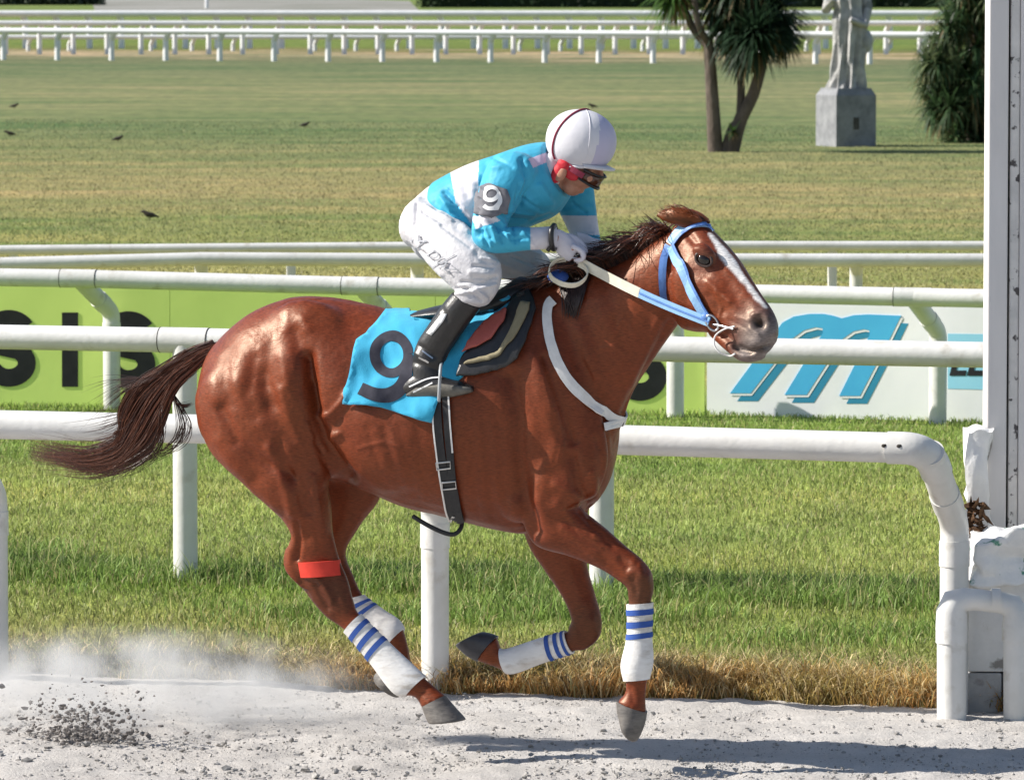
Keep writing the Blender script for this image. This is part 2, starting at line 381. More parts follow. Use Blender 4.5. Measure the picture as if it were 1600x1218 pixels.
# dry fringe along the bank
n = 52000
s = RNG.uniform(-1.2, 5.2, n); d = np.abs(RNG.normal(0, 1, n)) * np.interp(s, [1.4, 2.4], [.25, .40]) - .02
hm = np.array([hmm(a) for a in s])
p1 = patch(s, d * 2, 1.3, 5); p2 = patch(s, d * 3, 4.5, 2)
t = np.clip(d / .60 + .9 * p1 + .12 + 1.1 * np.clip((1.55 - s) / 1.2, 0, 1), 0, 1)[:, None]
c = np.array([[.58, .34, .13]]) * (1 - t) + np.array([[.24, .27, .075]]) * t
c = np.where((RNG.random((n, 1)) < .30 + .2 * p2[:, None]), np.array([[.68, .54, .30]]), c); c = np.where(RNG.random((n, 1)) < .10, np.array([[.20, .13, .07]]), c)
blades('dry_grass_fringe', s, d + hm, (.032 + .055 * RNG.random(n) + .05 * RNG.random(n) ** 4) * np.clip(1 + .9 * p2 - .4 * d, .35, 2.0) * np.interp(s, [1.2, 2.2], [.75, 1.2]), .004 + .003 * RNG.random(n), .5 + .9 * RNG.random(n), M['blade'],
       'brown dry grass along the edge of the sand', z0=.0 + np.clip(d, 0, .09) * .5, colour=vary(c, n, .25))
# turf seen over the rails, farther off
n = 120000
d = 26 + 58 * RNG.random(n) ** 1.6; lo_, hi_ = in_view_s(d, .5); s = lo_ + (hi_ - lo_) * RNG.random(n)
p1 = patch(s * .6, d * .3, .5, 21); p2 = patch(s, d, .9, 4)
c = vary(turf_col(np.clip(d + 5 * p1, 0, 200)) * (1 + .3 * p2)[:, None], n, .22)
blades('far_mown_grass', s, d, .018 + .022 * RNG.random(n), .010 + .006 * RNG.random(n), .2 + .9 * RNG.random(n), M['blade'], 'mown straw coloured grass beyond the rails', colour=c)

# ------------------------------------------------------------------ rail fences
R0 = .059
def rail_fence(label, group, posts, over, height, zneck, path_px=None, ext=(0, 0), straight=False, heights=None, rr=R0, mtl=None, coup=True, end_bend=False):
    """posts: base points on the ground; over: horizontal vector from post to rail."""
    mtl = mtl or M['pvc']
    t = thing('rail_fence', label, 'rail fence', posts[0], group)
    hs = heights or [height] * len(posts)
    tops = [Vector((p.x + over.x, p.y + over.y, h)) for p, h in zip(posts, hs)]
    pts = tops[:]
    d0 = (tops[1] - tops[0]).normalized(); d1 = (tops[-1] - tops[-2]).normalized()
    if ext[0]: pts = [tops[0] - d0 * ext[0]] + pts
    if ext[1] > 0: pts = pts + [tops[-1] + d1 * ext[1]]
    if ext[1] < 0: pts[-1] = pts[-1] + d1 * ext[1]
    MB().tube(pts, rr, 20).build('rail', mtl, t)
    for p, tp in zip(posts, tops):
        b = MB()
        if straight:
            b.tube([(p.x, p.y, -.05), (p.x, p.y, tp.z - rr * .4)], rr * .98, 20)
        else:
            zn = tp.z - zneck; a = Vector((p.x, p.y, zn)); dirn = Vector(tp) - a; k = min(.12, .4 * dirn.length) / dirn.length
            e0 = a - Vector((0, 0, .05)); e1 = a + dirn * k * .5
            bend = [e0.lerp(a, q).lerp(a.lerp(e1, q), q) for q in (0, .25, .5, .75, 1)]
            path = [Vector((p.x, p.y, -.05)), e0 - Vector((0, 0, .05))] + bend + [a + dirn * k, a + dirn * .95]
            b.tube(path, rr * .97, 20)
        b.build('post', mtl, t)
        if coup and rr > .05:
            if not straight:
                zn = tp.z - zneck
                MB().tube([(p.x, p.y, zn - .17), (p.x, p.y, zn - .07)], rr * 1.035, 20).build('coupling', mtl, t)
                a = Vector((p.x, p.y, zn)); dirn = Vector(tp) - a
                MB().tube([a + dirn * .22, a + dirn * .40], rr * 1.035, 20).build('coupling', mtl, t)
            for q_ in (() if end_bend and p is posts[-1] else (-.118, .122)): MB().tube([tp + d0 * q_ - d0 * .0022, tp + d0 * q_ + d0 * .0022], rr * 1.045, 20).build('seam', M['dark'], t)
            if not (end_bend and p is posts[-1]): MB().tube([tp - d0 * .12, tp + d0 * .12], rr * 1.035, 20).build('coupling', mtl, t)
    return t, tops
RAILG = 'white pipe rails lining the track'
# front rail beside the sand
b1 = [G(-8, 1052), G(680, 1076), G(1490, 1112)]
dirr = (b1[2] - b1[0]).normalized(); nrm = Vector((dirr.y, -dirr.x, 0))
over1 = nrm * .45
f1, tops1 = rail_fence('nearest white pipe rail behind the horse, posts at the edge of the sand', RAILG, b1, over1, 1.08, .33, ext=(2.0, -.08), end_bend=True)
# rounded elbow where that rail ends
tp = tops1[-1]; a = Vector((b1[2].x, b1[2].y, tp.z - .33)); dn = (a - tp)
e0 = tp - dirr * .10; e1 = tp + dn * .24
MB().tube([e0 - dirr * .06] + [e0.lerp(tp, q).lerp(tp.lerp(e1, q), q) for q in np.linspace(0, 1, 9)] + [e1 + dn * .06], R0 * 1.08, 22).build('elbow', M['pvc'], f1)
for k in (0.10, 0.16):
    MB().ellipsoid(tp - dirr * k + nrm * R0 * 1.02 + Vector((0, 0, .012)), [(.012, 0, 0), (0, .006, 0), (0, 0, .008)], 8, 6).build('bolt', M['dark'], f1)
# middle rail standing in the long grass
b2 = [G(290, 924), G(940, 944)]; d2 = b2[1] - b2[0]
b2 = [b2[0] - d2, b2[0], b2[1], b2[1] + d2]
rail_fence('white pipe rail with straight posts standing in the long green grass', RAILG, b2, Vector((0, 0, 0)), 1.19, 0, ext=(.6, 1.6), straight=True)
# rail in front of the hoardings
A3, B3, C3 = G(175, 650), G(1055, 663), G(1465, 674)
Mid = A3.lerp(B3, .5); d3 = (C3 - B3)
b3 = [A3 - (Mid - A3), A3, Mid, B3, C3, C3 + d3]
rail_fence('white pipe rail on goose neck posts standing in front of the advertising hoardings', RAILG, b3, Vector((-.19, -.36, 0)), .9, .24,
           heights=[.94, .93, .90, .885, .88, .88], ext=(1.2, 1.2))
# two rails behind the hoardings
def at_row(xs, x0, y0, x1, y1): return [G(x, y0 + (y1 - y0) * (x - x0) / (x1 - x0)) for x in xs]
b4 = at_row([-365, -25, 315, 652, 993, 1337, 1680], 315, 566, 1337, 566)
s4 = (566 + 37) / 2.9
rail_fence('white pipe rail just behind the hoardings, lower of the two close together', RAILG, b4, Vector((0, -.1, 0)), .8, .1,
           heights=[.70, .742, .785, .778, .775, .775, .775], ext=(1, 1), rr=.051, coup=False)
b5 = at_row([-400, 22, 455, 880, 1300, 1720], 0, 514, 1600, 514)
rail_fence('thin white pipe rail behind the hoardings, upper of the two close together', RAILG, b5, Vector((0, -.05, 0)), .66, .08,
           heights=[.61, .655, .675, .69, .688, .688], ext=(1, 1), rr=.040, coup=False)
# far side of the course
def far_rail(label, base_y, top_y, xs, rr, sgn):
    bs = [G(x, base_y(x)) for x in xs]
    s = (base_y(800) + 37) / HC; h = (base_y(800) - top_y(800)) / s
    hs = [(base_y(x) - top_y(x)) / ((base_y(x) + 37) / HC) for x in xs]
    t, _ = rail_fence(label, 'white rails on the far side of the course', bs, Vector((.14 * sgn, -.25, 0)), h, .28, ext=(4, 4), rr=rr, coup=False, heights=hs, mtl=M['pvc_far'])
far_rail('nearest white rail on the far side of the course, posts on the pale strip', lambda x: 96 + 5 * x / 1000, lambda x: 48 + 4.5 * x / 1000, [-164 + 84.6 * i for i in range(23)], .098, 1)
far_rail('second white rail on the far side of the course, just behind the nearest', lambda x: 87, lambda x: 36.5, [-44 + 52.9 * i for i in range(34)], .095, 1)
far_rail('farthest and highest white rail across the far side of the course', lambda x: 78, lambda x: 21.5, [-60 + 50 * i for i in range(36)], .125, -1)
far_rail('low white rail between the farthest rails of the course', lambda x: 82, lambda x: 58, [-20 + 64 * i for i in range(28)], .08, 1)

# ------------------------------------------------------------------ hoardings
def flat(name, poly, frame, thick, mt, parent):
    """poly in (u,v) metres on a vertical board frame = (origin, udir, out)"""
    o, u, out = frame
    tri = geometry.tessellate_polygon([[Vector((a, b, 0)) for a, b in poly]])
    n = len(poly); P = [o + u * a + Vector((0, 0, b)) for a, b in poly]
    v = [p + out * thick for p in P] + [p for p in P]
    f = [t for t in tri] + [(i, (i + 1) % n, n + (i + 1) % n, n + i) for i in range(n)]
    ob = obj(name, v, f, mt, parent, False)
    bm = bmesh.new(); bm.from_mesh(ob.data); bmesh.ops.recalc_face_normals(bm, faces=bm.faces); bm.to_mesh(ob.data); bm.free()
    return ob
def board_frame(px0, py0, px1, py1):
    a, b = G(px0, py0), G(px1, py1); u = (b - a).normalized(); out = Vector((u.y, -u.x, 0)); return a, b, u, out
def board_uv(fr_o, u, out, px, py):     # pixel -> board coordinates
    d = ray(px, py); t = (fr_o - CAMP).dot(out) / d.dot(out); p = CAMP + d * t - fr_o
    return (p.dot(u), p.z)
back = ENRM * .16
def make_board(px0, py0, px1, py1, ztop, mt, label, panels):
    a, b, u, out = board_frame(px0, py0, px1, py1); a = a + back; L_ = (b - a + back).length
    t = thing('advertising_hoarding', label, 'banner', a)
    L_ = (b + back - a).length
    n = panels; ax = Matrix((u, out, Vector((0, 0, 1)))).transposed()
    for i in range(n):
        c = a + u * (L_ * (i + .5) / n) + Vector((0, 0, (ztop + .04) / 2)) - out * .012
        MB().box(c, (L_ / n / 2 - .0015, .012, (ztop - .04) / 2 + .02), ax=ax).build('panel', mt, t, False)
    m = 6
    for i in range(m):
        c = a + u * (L_ * (i + .5) / m) + Vector((0, 0, ztop / 2)) - out * .05
        MB().box(c, (.02, .02, ztop / 2 - .02), ax=ax).build('batten', M['fit'], t, False)
    return t, a, u, out
tG, aG, uG, oG = make_board(-560, 640, 1091, 661, .86, M['green'], 'lime green advertising hoarding with big black letters behind the rail', 4)
def uvG(px, py): return board_uv(aG, uG, oG, px, py)
def stroke_poly(path, w):
    path = [np.array(p, float) for p in path]; Lf, Rt = [], []
    for i, p in enumerate(path):
        t = path[min(i + 1, len(path) - 1)] - path[max(i - 1, 0)]; t /= np.linalg.norm(t); nn = np.array([-t[1], t[0]])
        Lf.append(tuple(p + nn * w / 2)); Rt.append(tuple(p - nn * w / 2))
    return Lf + Rt[::-1]
def letter_S(cx, y0, y1, wd, th):       # pixel letter S
    H = y1 - y0; r = (H - th) / 4; hw = (wd - th) / 2; cy0 = y0 + th / 2 + r; cy1 = y1 - th / 2 - r
    pts = []
    for a in np.linspace(-25, -180, 14): pts.append((cx + hw * math.cos(math.radians(a)), cy0 + r * math.sin(math.radians(a))))
    for a in np.linspace(180, 120, 5)[1:]: pts.append((cx + hw * math.cos(math.radians(a)), cy0 + r * math.sin(math.radians(a))))
    for a in np.linspace(-60, 0, 5): pts.append((cx + hw * math.cos(math.radians(a)), cy1 + r * math.sin(math.radians(a))))
    for a in np.linspace(0, 155, 14)[1:]: pts.append((cx + hw * math.cos(math.radians(a)), cy1 + r * math.sin(math.radians(a))))
    return stroke_poly(pts, th)
frG = (aG, uG, oG)
for cx, y0, y1 in ((14, 484, 604), (201, 486, 606), (1000, 504, 626)):
    flat('letter', [uvG(x, y) for x, y in letter_S(cx, y0, y1, 84, 28)], frG, .004, M['black'], tG)
flat('letter', [uvG(x, y) for x, y in ((97, 488), (122, 488), (122, 604), (97, 604))], frG, .004, M['black'], tG)
flat('letter', [uvG(x, y) for x, y in ((-95, 604), (-70, 484), (-44, 484), (-20, 604), (-46, 604), (-57, 520), (-68, 604))], frG, .004, M['black'], tG)
tW, aW, uW, oW = make_board(1094, 662, 2000, 689, .86, M['white'], 'white advertising hoarding with a large cyan letter m behind the rail', 2)
frW = (aW, uW, oW)
def uvW(px, py): return board_uv(aW, uW, oW, px, py)
def pz(x, y): return (950 + x / 2.4615, 350 + y / 2.4615)
def arc(cx, cy, rx, ry, a0, a1, n=10, sk=0.0):
    return [(cx + rx * math.cos(math.radians(a)) - sk * ry * math.sin(math.radians(a)), cy - ry * math.sin(math.radians(a))) for a in np.linspace(a0, a1, n)]
# letter m: outline in the zoomed picture's pixels
m_out = [(470, 650), (640, 420)] + [(672, 378), (715, 355), (775, 345), (830, 345), (868, 352), (900, 362), (945, 350), (1000, 347), (1128, 352)] + \
        [(1090, 430), (970, 660), (890, 660), (985, 470), (1008, 425), (1005, 408), (985, 404), (945, 412), (905, 440), (885, 470), (765, 656), (680, 656), (800, 460), (828, 418), (826, 400), (800, 396), (755, 408), (710, 440), (690, 470), (550, 650)]
sh = [(x + 27, y + 30) for x, y in m_out]
flat('letter_shadow', [uvW(*pz(x, y)) for x, y in sh], frW, .002, M['teal'], tW)
ol = [(x + 7 * (1 if x > 700 else .6), y + 9) for x, y in m_out]
flat('letter_outline', [uvW(*pz(x, y)) for x, y in ol], frW, .004, M['white'], tW)
flat('letter', [uvW(*pz(x, y)) for x, y in m_out], frW, .006, M['cyan'], tW)
flat('colour_band', [uvW(x, y) for x, y in ((1481, 521), (1700, 524), (1700, 612), (1481, 607))], frW, .002, M['cyan_light'], tW)
def letters_px(txt, x0, ybase, hgt, wd, slant, fr, uv, mt, par):
    cv = bpy.data.curves.new('t', 'FONT'); cv.body = txt; cv.size = 1.0; cv.offset = .03
    to = bpy.data.objects.new('t', cv); COL.objects.link(to); bpy.context.view_layer.update()
    me = bpy.data.meshes.new_from_object(to.evaluated_get(bpy.context.evaluated_depsgraph_get())); COL.objects.unlink(to); bpy.data.objects.remove(to)
    co = np.array([v.co[:] for v in me.vertices]); mnx = co[:, 0].min(); H = co[:, 1].max()
    o, u, out = fr; nv = []
    for x, y, _ in co:
        px = x0 + (x - mnx) / H * hgt * wd + slant * y / H * hgt; py = ybase - y / H * hgt
        a, b = uv(px, py); nv.append(o + u * a + Vector((0, 0, b)) + out * .005)
    ob = obj('lettering', nv, [tuple(p.vertices) for p in me.polygons], mt, par, False); return ob
letters_px('ELLES', 1484, 585, 40, 1.0, .25, frW, uvW, M['black'], tW)

# ------------------------------------------------------------------ finish post and the things at its foot
YP = G(1570, 1092).y
def boxpx(name, x0, y0, x1, y1, Y, depth, mt, par, bev=.006, rz=0.0):
    a, b = AT(x0, y1, Y), AT(x1, y0, Y); ym = min(max((y0 + y1) / 2, 450), 1100); a.x = AT(x0, ym, Y).x; b.x = AT(x1, ym, Y).x
    o = MB().box(((a.x + b.x) / 2, Y + depth / 2, (a.z + b.z) / 2), ((b.x - a.x) / 2, depth / 2, (b.z - a.z) / 2), rz).build(name, mt, par, False)
    if bev:
        md = o.modifiers.new('b', 'BEVEL'); md.width = bev; md.segments = 2
    return o
tp_ = thing('finish_post', 'tall pale timber finish post rising out of the top right corner', 'post', (AT(1590, 1090, YP)))
boxpx('board', 1543, -900, 1574, 1095, YP, .20, M['post_a'], tp_)
boxpx('board', 1577, -900, 1592, 1095, YP + .012, .19, M['post_b'], tp_)
boxpx('board', 1592.6, -900, 1700, 1095, YP + .005, .20, M['post_a'], tp_)
boxpx('gap_strip', 1573.5, -900, 1577.5, 1095, YP + .05, .12, M['dark'], tp_, 0)
def rough_block(name, x0, y0, x1, y1, Y, depth, mt, par, amp=.02, seed=0, taper=(0, 0), sub=10):
    a, b = AT(x0, y1, Y), AT(x1, y0, Y); bm = bmesh.new(); bmesh.ops.create_cube(bm, size=1.0)
    bmesh.ops.subdivide_edges(bm, edges=bm.edges[:], cuts=sub, use_grid_fill=True)
    for v in bm.verts:
        k = v.co.z + .5
        x = (v.co.x + .5) * (1 - (taper[0] + taper[1]) * k) + taper[0] * k
        p = Vector((a.x + (b.x - a.x) * x, Y + depth * (v.co.y + .5), a.z + (b.z - a.z) * k))
        nn = v.co.normalized(); v.co = p + Vector((nn.x, nn.y, nn.z)) * amp * (mnoise.noise(p * 9 + Vector((seed, 0, 0))) + .5 * mnoise.noise(p * 22))
    me = bpy.data.meshes.new(name); bm.to_mesh(me); bm.free(); return link(name, me, mt, par)
o = rough_block('stone_slab', 1496, 676, 1549, 1090, YP - .06, .055, M['paint'], None, .06, 3, (.30, 0), 16)
tag(o, 'rough whitewashed stone slab leaning by the left of the finish post', 'stone slab')
tw = thing('block_wall', 'low whitewashed block wall with a bare grey course at its foot', 'wall', AT(1560, 1110, YP - .35))
YW = YP - .36
for (x0, y0, x1, y1, mt_) in ((1512, 906, 1720, 948, 'paint'), (1512, 950, 1600, 1049, 'paint'), (1602, 950, 1720, 1049, 'paint'), (1512, 1051, 1565, 1114, 'concrete'), (1567, 1051, 1720, 1114, 'concrete')):
    boxpx('block', x0, y0, x1, y1, YW + random.uniform(0, .006), .2, M[mt_], tw, .006)
o = rough_block('feed_sack', 1516, 836, 1700, 910, YW - .04, .26, M['sack'], None, .075, 8, (.03, .1), 14)
md = o.modifiers.new('s', 'SUBSURF'); md.levels = 1; md.render_levels = 1
tag(o, 'lumpy white sack with green print lying on the block wall', 'sack')
# dry litter stuck beside the post
b = MB()
for i in range(46):
    c = AT(random.uniform(1514, 1543), random.uniform(786, 838), YP - .17 + random.uniform(-.03, .03)); d_ = Vector((random.gauss(0, 1), random.gauss(0, 1), random.gauss(0, 1))).normalized()
    e = d_.orthogonal().normalized(); l = random.uniform(.02, .05); w_ = random.uniform(.008, .02)
    b.add([c - d_ * l, c + e * w_ + d_.cross(e) * .004, c + d_ * l, c - e * w_], [(0, 1, 2), (0, 2, 3)])
tag(b.build('dry_leaves', M['rust'], None, False), 'clump of dark brown dry leaves caught between rail end and finish post', kind='stuff')
# U-shaped pipe stand in front
YU = G(1487, 1114).y - .18
t = thing('pipe_stand', 'white pipe stand bent like an upside-down U in front of the block wall', 'pipe stand', AT(1487, 1116, YU))
pa, pb, pc, pd = AT(1487, 1125, YU), AT(1487, 936, YU), AT(1588, 941, YU), AT(1588, 1125, YU)
MB().tube([pa, pb + Vector((0, 0, -.03))], R0 * .98, 20).build('leg', M['pvc'], t)
MB().tube([pd, pc + Vector((0, 0, -.03))], R0 * .86, 20).build('leg', M['pvc'], t)
MB().tube([pb + Vector((-.0, 0, -.12)), pb + Vector((0, 0, -.05)), pb + Vector((.015, 0, -.012)), pb + Vector((.05, 0, .0)), pb + Vector((.09, 0, 0)), pc + Vector((-.06, 0, 0)), pc + Vector((-.02, 0, -.012)), pc + Vector((0, 0, -.05)), pc + Vector((0, 0, -.1))],
          [R0 * 1.06, R0 * 1.04, R0, R0 * .8, R0 * .72, R0 * .72, R0 * .85, R0 * .92, R0 * .94], 20).build('crossbar', M['pvc'], t)
for zz in (1, ):
    MB().tube([pb + Vector((.155, 0, -.002)), pb + Vector((.19, 0, -.002))], R0 * .78, 20).build('coupling', M['pvc'], t)
MB().tube([pb + Vector((0, 0, -.17)), pb + Vector((0, 0, -.09))], R0 * 1.05, 20).build('coupling', M['pvc'], t)
MB().tube([pc + Vector((0, 0, -.15)), pc + Vector((0, 0, -.09))], R0 * .95, 20).build('coupling', M['pvc'], t)
# start of the next rail, just showing at the right edge
q0 = AT(1606, 720, YP - .5); base = Vector((q0.x + .25, q0.y + .3, 0))
t = thing('rail_fence', 'rounded white end of another rail just showing at the right edge', 'rail fence', base, RAILG)
MB().tube([q0 + Vector((-.005, 0, 0)), q0 + Vector((.02, 0, 0)), q0 + Vector((1.6, -.4, 0))], [R0 * .6, R0, R0], 18).build('rail', M['pvc'], t)
MB().tube([(base.x, base.y, -.05), (base.x, base.y, q0.z - .33), (base.x - .1, base.y - .15, q0.z - .12), (q0.x + .1, q0.y, q0.z)], R0 * .97, 18).build('post', M['pvc'], t)

# ------------------------------------------------------------------ statue
YS = G(1322, 234).y; sS = FPX / YS
def w2(px, py, dy=0.0): return AT(px, py, YS + dy)
t = thing('garden_statue', 'weathered stone statue of a draped figure on a grey plinth by the trees', 'statue', w2(1322, 237))
c = w2(1324, 237); H = 97 / sS; hw = .375
b = MB(); rz = math.radians(24); Rz = Matrix.Rotation(rz, 3, 'Z')
lv = [(0, 1.0), (.87, 1.0), (.955, .86), (.985, .84)]
rings = []
for k, m_ in lv:
    rings.append([Vector((c.x, c.y + .45, 0)) + Rz @ Vector((hw * m_ * a, hw * m_ * bb, 0)) + Vector((0, 0, k * H + .0)) for a, bb in ((-1, -1), (1, -1), (1, 1), (-1, 1))])
b.rings(rings).build('plinth', M['granite'], t, False)
ctr = Vector((c.x, c.y + .45, 0)); nf = Rz @ Vector((0, -1, 0)); uf = Rz @ Vector((1, 0, 0))
MB().box(ctr + nf * (hw + .002) + Vector((0, 0, H * .42)), (.05, .008, .10), rz).build('plaque', M['dark'], t, False)
# draped body: rings with folds
rings = []; zt = H * .985
prof = [(0, .30, .26), (.15, .27, .23), (.5, .25, .21), (.9, .26, .21), (1.15, .27, .21), (1.35, .23, .18), (1.55, .27, .19), (1.72, .28, .18), (1.82, .2, .14), (1.88, .08, .08), (1.96, .075, .08)]
for i in range(60):
    z = 1.96 * i / 59; rx = np.interp(z, [p[0] for p in prof], [p[1] for p in prof]); ry = np.interp(z, [p[0] for p in prof], [p[2] for p in prof])
    R_ = []
    for k in range(64):
        a = 2 * math.pi * k / 64; fold = (.035 * math.sin(a * 9 + z * 2.2 + math.sin(z * 3)) + .02 * math.sin(a * 17 - z * 4)) * (1.25 - .5 * z if z < 1.8 else 0)
        R_.append(ctr + Vector(((rx + fold) * math.cos(a) + .05 * math.sin(z * 1.6), (ry + fold) * math.sin(a), zt + z)))
    rings.append(R_)
MB().rings(rings).build('robed_figure', M['stone'], t)
MB().ellipsoid(ctr + Vector((.03, -.02, zt + 2.08)), [(.10, 0, 0), (0, .12, 0), (0, 0, .15)]).build('head', M['stone'], t)
MB().tube([ctr + Vector((.26, 0, zt + 1.74)), ctr + Vector((.36, -.02, zt + 1.35)), ctr + Vector((.30, -.2, zt + 1.05)), ctr + Vector((.05, -.27, zt + 1.15))], [.09, .085, .07, .05], 12).build('arm', M['stone'], t)
MB().tube([ctr + Vector((-.24, 0, zt + 1.74)), ctr + Vector((-.34, -.05, zt + 1.3)), ctr + Vector((-.22, -.22, zt + 1.5))], [.09, .08, .06], 12).build('arm', M['stone'], t)
MB().ellipsoid(ctr + Vector((.33, .05, zt + .78)), [(.12, 0, 0), (0, .12, 0), (0, 0, .2)]).build('satchel', M['concrete'], t)

# ------------------------------------------------------------------ spiky trees
def leaf_mat(name, base):
    m = blade_mat(); m.name = name; return m
M['leaf'] = leaf_mat('strap_leaf', None)
def rosette(V, F, C, c, up, L, n, col, droop, w=.05):
    up = up.normalized()
    for i in range(n):
        th = math.acos(1 - 1.75 * random.random()); az = random.uniform(0, 2 * math.pi)
        o = up.orthogonal().normalized(); o2 = up.cross(o)
        d = up * math.cos(th) + (o * math.cos(az) + o2 * math.sin(az)) * math.sin(th)
        l = L * random.uniform(.65, 1.1); side = d.cross(Vector((0, 0, 1)))
        side = side.normalized() if side.length > .01 else Vector((1, 0, 0)); wl_ = w * random.uniform(.7, 1.2)
        p = c.copy(); dd = d.copy(); base = len(V); seg = 4
        for k in range(seg + 1):
            ww = wl_ * (.5, .5, .45, .3, .03)[k]
            V.append(p + side * ww); V.append(p - side * ww)
            dd = (dd + Vector((0, 0, -droop * (.25 + .5 * (th / 2.2)) * k / seg))).normalized(); p = p + dd * l / seg
        for k in range(seg): F.append((base + 2 * k, base + 2 * k + 1, base + 2 * k + 3, base + 2 * k + 2))
        g = random.uniform(.6, 1.5); dead = th > 1.9 and random.random() < .5
        cc = (.20 * g, .15 * g, .07 * g) if dead else (col[0] * g, col[1] * g, col[2] * g)
        C += [cc] * (2 * seg + 2)
def leaves_obj(name, V, F, C, par):
    o = obj(name, V, F, M['leaf'], par, False)
    at = o.data.color_attributes.new('Col', 'FLOAT_COLOR', 'POINT'); at.data.foreach_set('color', np.array([(*c, 1) for c in C], np.float32).reshape(-1)); return o
YT = G(1135, 242).y; sT = FPX / YT
def wt(px, py, dy=0): return AT(px, py, YT + dy)
t = thing('cordyline_tree', 'spiky dark green tree on several thin bare trunks left of the statue', 'tree', wt(1135, 237))
def trunk(pts, r0, r1):
    P = bez([(*wt(x, y, dy),) for x, y, dy in pts], 14); MB().tube([Vector(p) for p in P], [r0 + (r1 - r0) * i / 14 for i in range(15)], 10).build('trunk', M['bark'], t)
trunk([(1118, 242, 0), (1114, 170, 0), (1109, 90, 0), (1106, 62, 0)], .13, .075)
trunk([(1108, 75, 0), (1085, 48, .1), (1072, 18, .1), (1066, -20, .2)], .07, .045)
trunk([(1108, 70, 0), (1092, 40, -.2), (1086, 0, -.2), (1090, -40, -.2)], .06, .045)
trunk([(1142, 242, 0), (1156, 190, 0), (1178, 145, 0), (1194, 85, 0), (1205, 30, 0)], .13, .07)
trunk([(1156, 190, 0), (1158, 140, .1), (1156, 90, .1), (1152, 40, .1)], .07, .06)
trunk([(1130, 240, 0), (1142, 200, .05), (1150, 190, .1)], .07, .03)
V, F, C = [], [], []
for (x, y, dy, L, n, col, up) in ((1055, -8, .2, .75, 260, (.075, .15, .035), (-.5, 0, .6)), (1090, -50, 0, .7, 160, (.05, .10, .03), (0, 0, 1)),
        (1150, 30, .2, .95, 620, (.028, .062, .030), (-.2, -.3, .9)), (1180, 55, -.3, .85, 520, (.026, .055, .028), (.1, -.5, .5)), (1205, 20, .1, .9, 560, (.024, .05, .026), (.4, -.1, .9)),
        (1125, -5, .3, .8, 380, (.024, .05, .028), (-.4, 0, 1)), (1160, 78, .1, .62, 300, (.04, .065, .035), (0, -.2, -.9)), (1222, 52, .1, .6, 260, (.025, .05, .026), (.6, -.1, .2)), (1165, -40, 0, 1.0, 420, (.03, .065, .03), (0, 0, 1))):
    rosette(V, F, C, wt(x, y, dy), Vector(up), L, n, col, .9, .045)
leaves_obj('crown', V, F, C, t)
V, F, C = [], [], []
rosette(V, F, C, wt(1146, 205, -.15), Vector((-.3, 0, 1)), .22, 40, (.05, .10, .03), .5, .03)
leaves_obj('shoot', V, F, C, t)
YB = G(1500, 226).y
t = thing('spiky_bush', 'dense dark spiky bush hanging low beside the finish post', 'bush', AT(1520, 228, YB))
V, F, C = [], [], []
for i in range(170):
    py = random.uniform(-70, 225)
    lim = np.interp(py, [-70, 0, 40, 80, 120, 150, 190, 225], [1488, 1474, 1456, 1430, 1416, 1424, 1446, 1466])
    px = lim + 28 + random.random() ** 1.8 * (1600 - lim)
    g = .6 + 1.1 * random.random(); pal = random.random() < .3
    rosette(V, F, C, AT(px, py, YB + random.uniform(-.9, .9)), Vector((random.gauss(0, .4) - .3, -.3, .6)), random.uniform(.40, .72), 72, (.11 * g, .14 * g, .065 * g) if pal else (.045 * g, .085 * g, .034 * g), 1.5, .04)
leaves_obj('crown', V, F, C, t)
b = MB()
for x in (1515, 1540, 1560):
    MB().tube([AT(x, 235, YB), AT(x + 5, 150, YB + .1), AT(x + 8, 40, YB)], [.12, .1, .07], 10).build('trunk', M['bark'], t)

# ------------------------------------------------------------------ birds on the lawn
M['bird'] = mat('dark_feathers', (.030, .026, .024), .7, .2, (.07, .055, .04), 40)
def bird(px, py, flip, label):
    p = G(px, py, .05); s = .55; fx = -1 if flip else 1
    t = thing('bird', label, 'bird', p, 'small dark birds on the lawn')
    b = MB(); b.tube([p + Vector((fx * x, 0, z)) * s for x, z in ((-.20, .07), (-.12, .095), (-.05, .11), (.04, .125), (.09, .155), (.125, .185), (.16, .185), (.19, .175))], [r * s for r in (.012, .028, .055, .06, .045, .036, .03, .006)], 10)
    b.build('body', M['bird'], t)
    MB().tube([p + Vector((fx * -.01, .015, .05)), p + Vector((fx * .0, .015, -.01))], .004, 6).build('leg', M['dark'], t)
    MB().tube([p + Vector((fx * .01, -.015, .05)), p + Vector((fx * .02, -.015, -.01))], .004, 6).build('leg', M['dark'], t)
for px, py, fl, lab in ((22, 170, 0, 'small dark bird on the lawn near the left edge, the upper of two'), (16, 214, 1, 'small dark bird on the lawn at the left edge, the lower of two'),
                        (184, 222, 0, 'small dark bird standing upright on the lawn above the tail'), (476, 200, 0, 'small dark bird on the lawn left of the rider'),
                        (234, 344, 1, 'small dark bird on the straw coloured grass nearest the rails'), (926, 170, 1, 'small dark bird on the lawn showing above the white helmet')):
    bird(px, py, fl, lab)

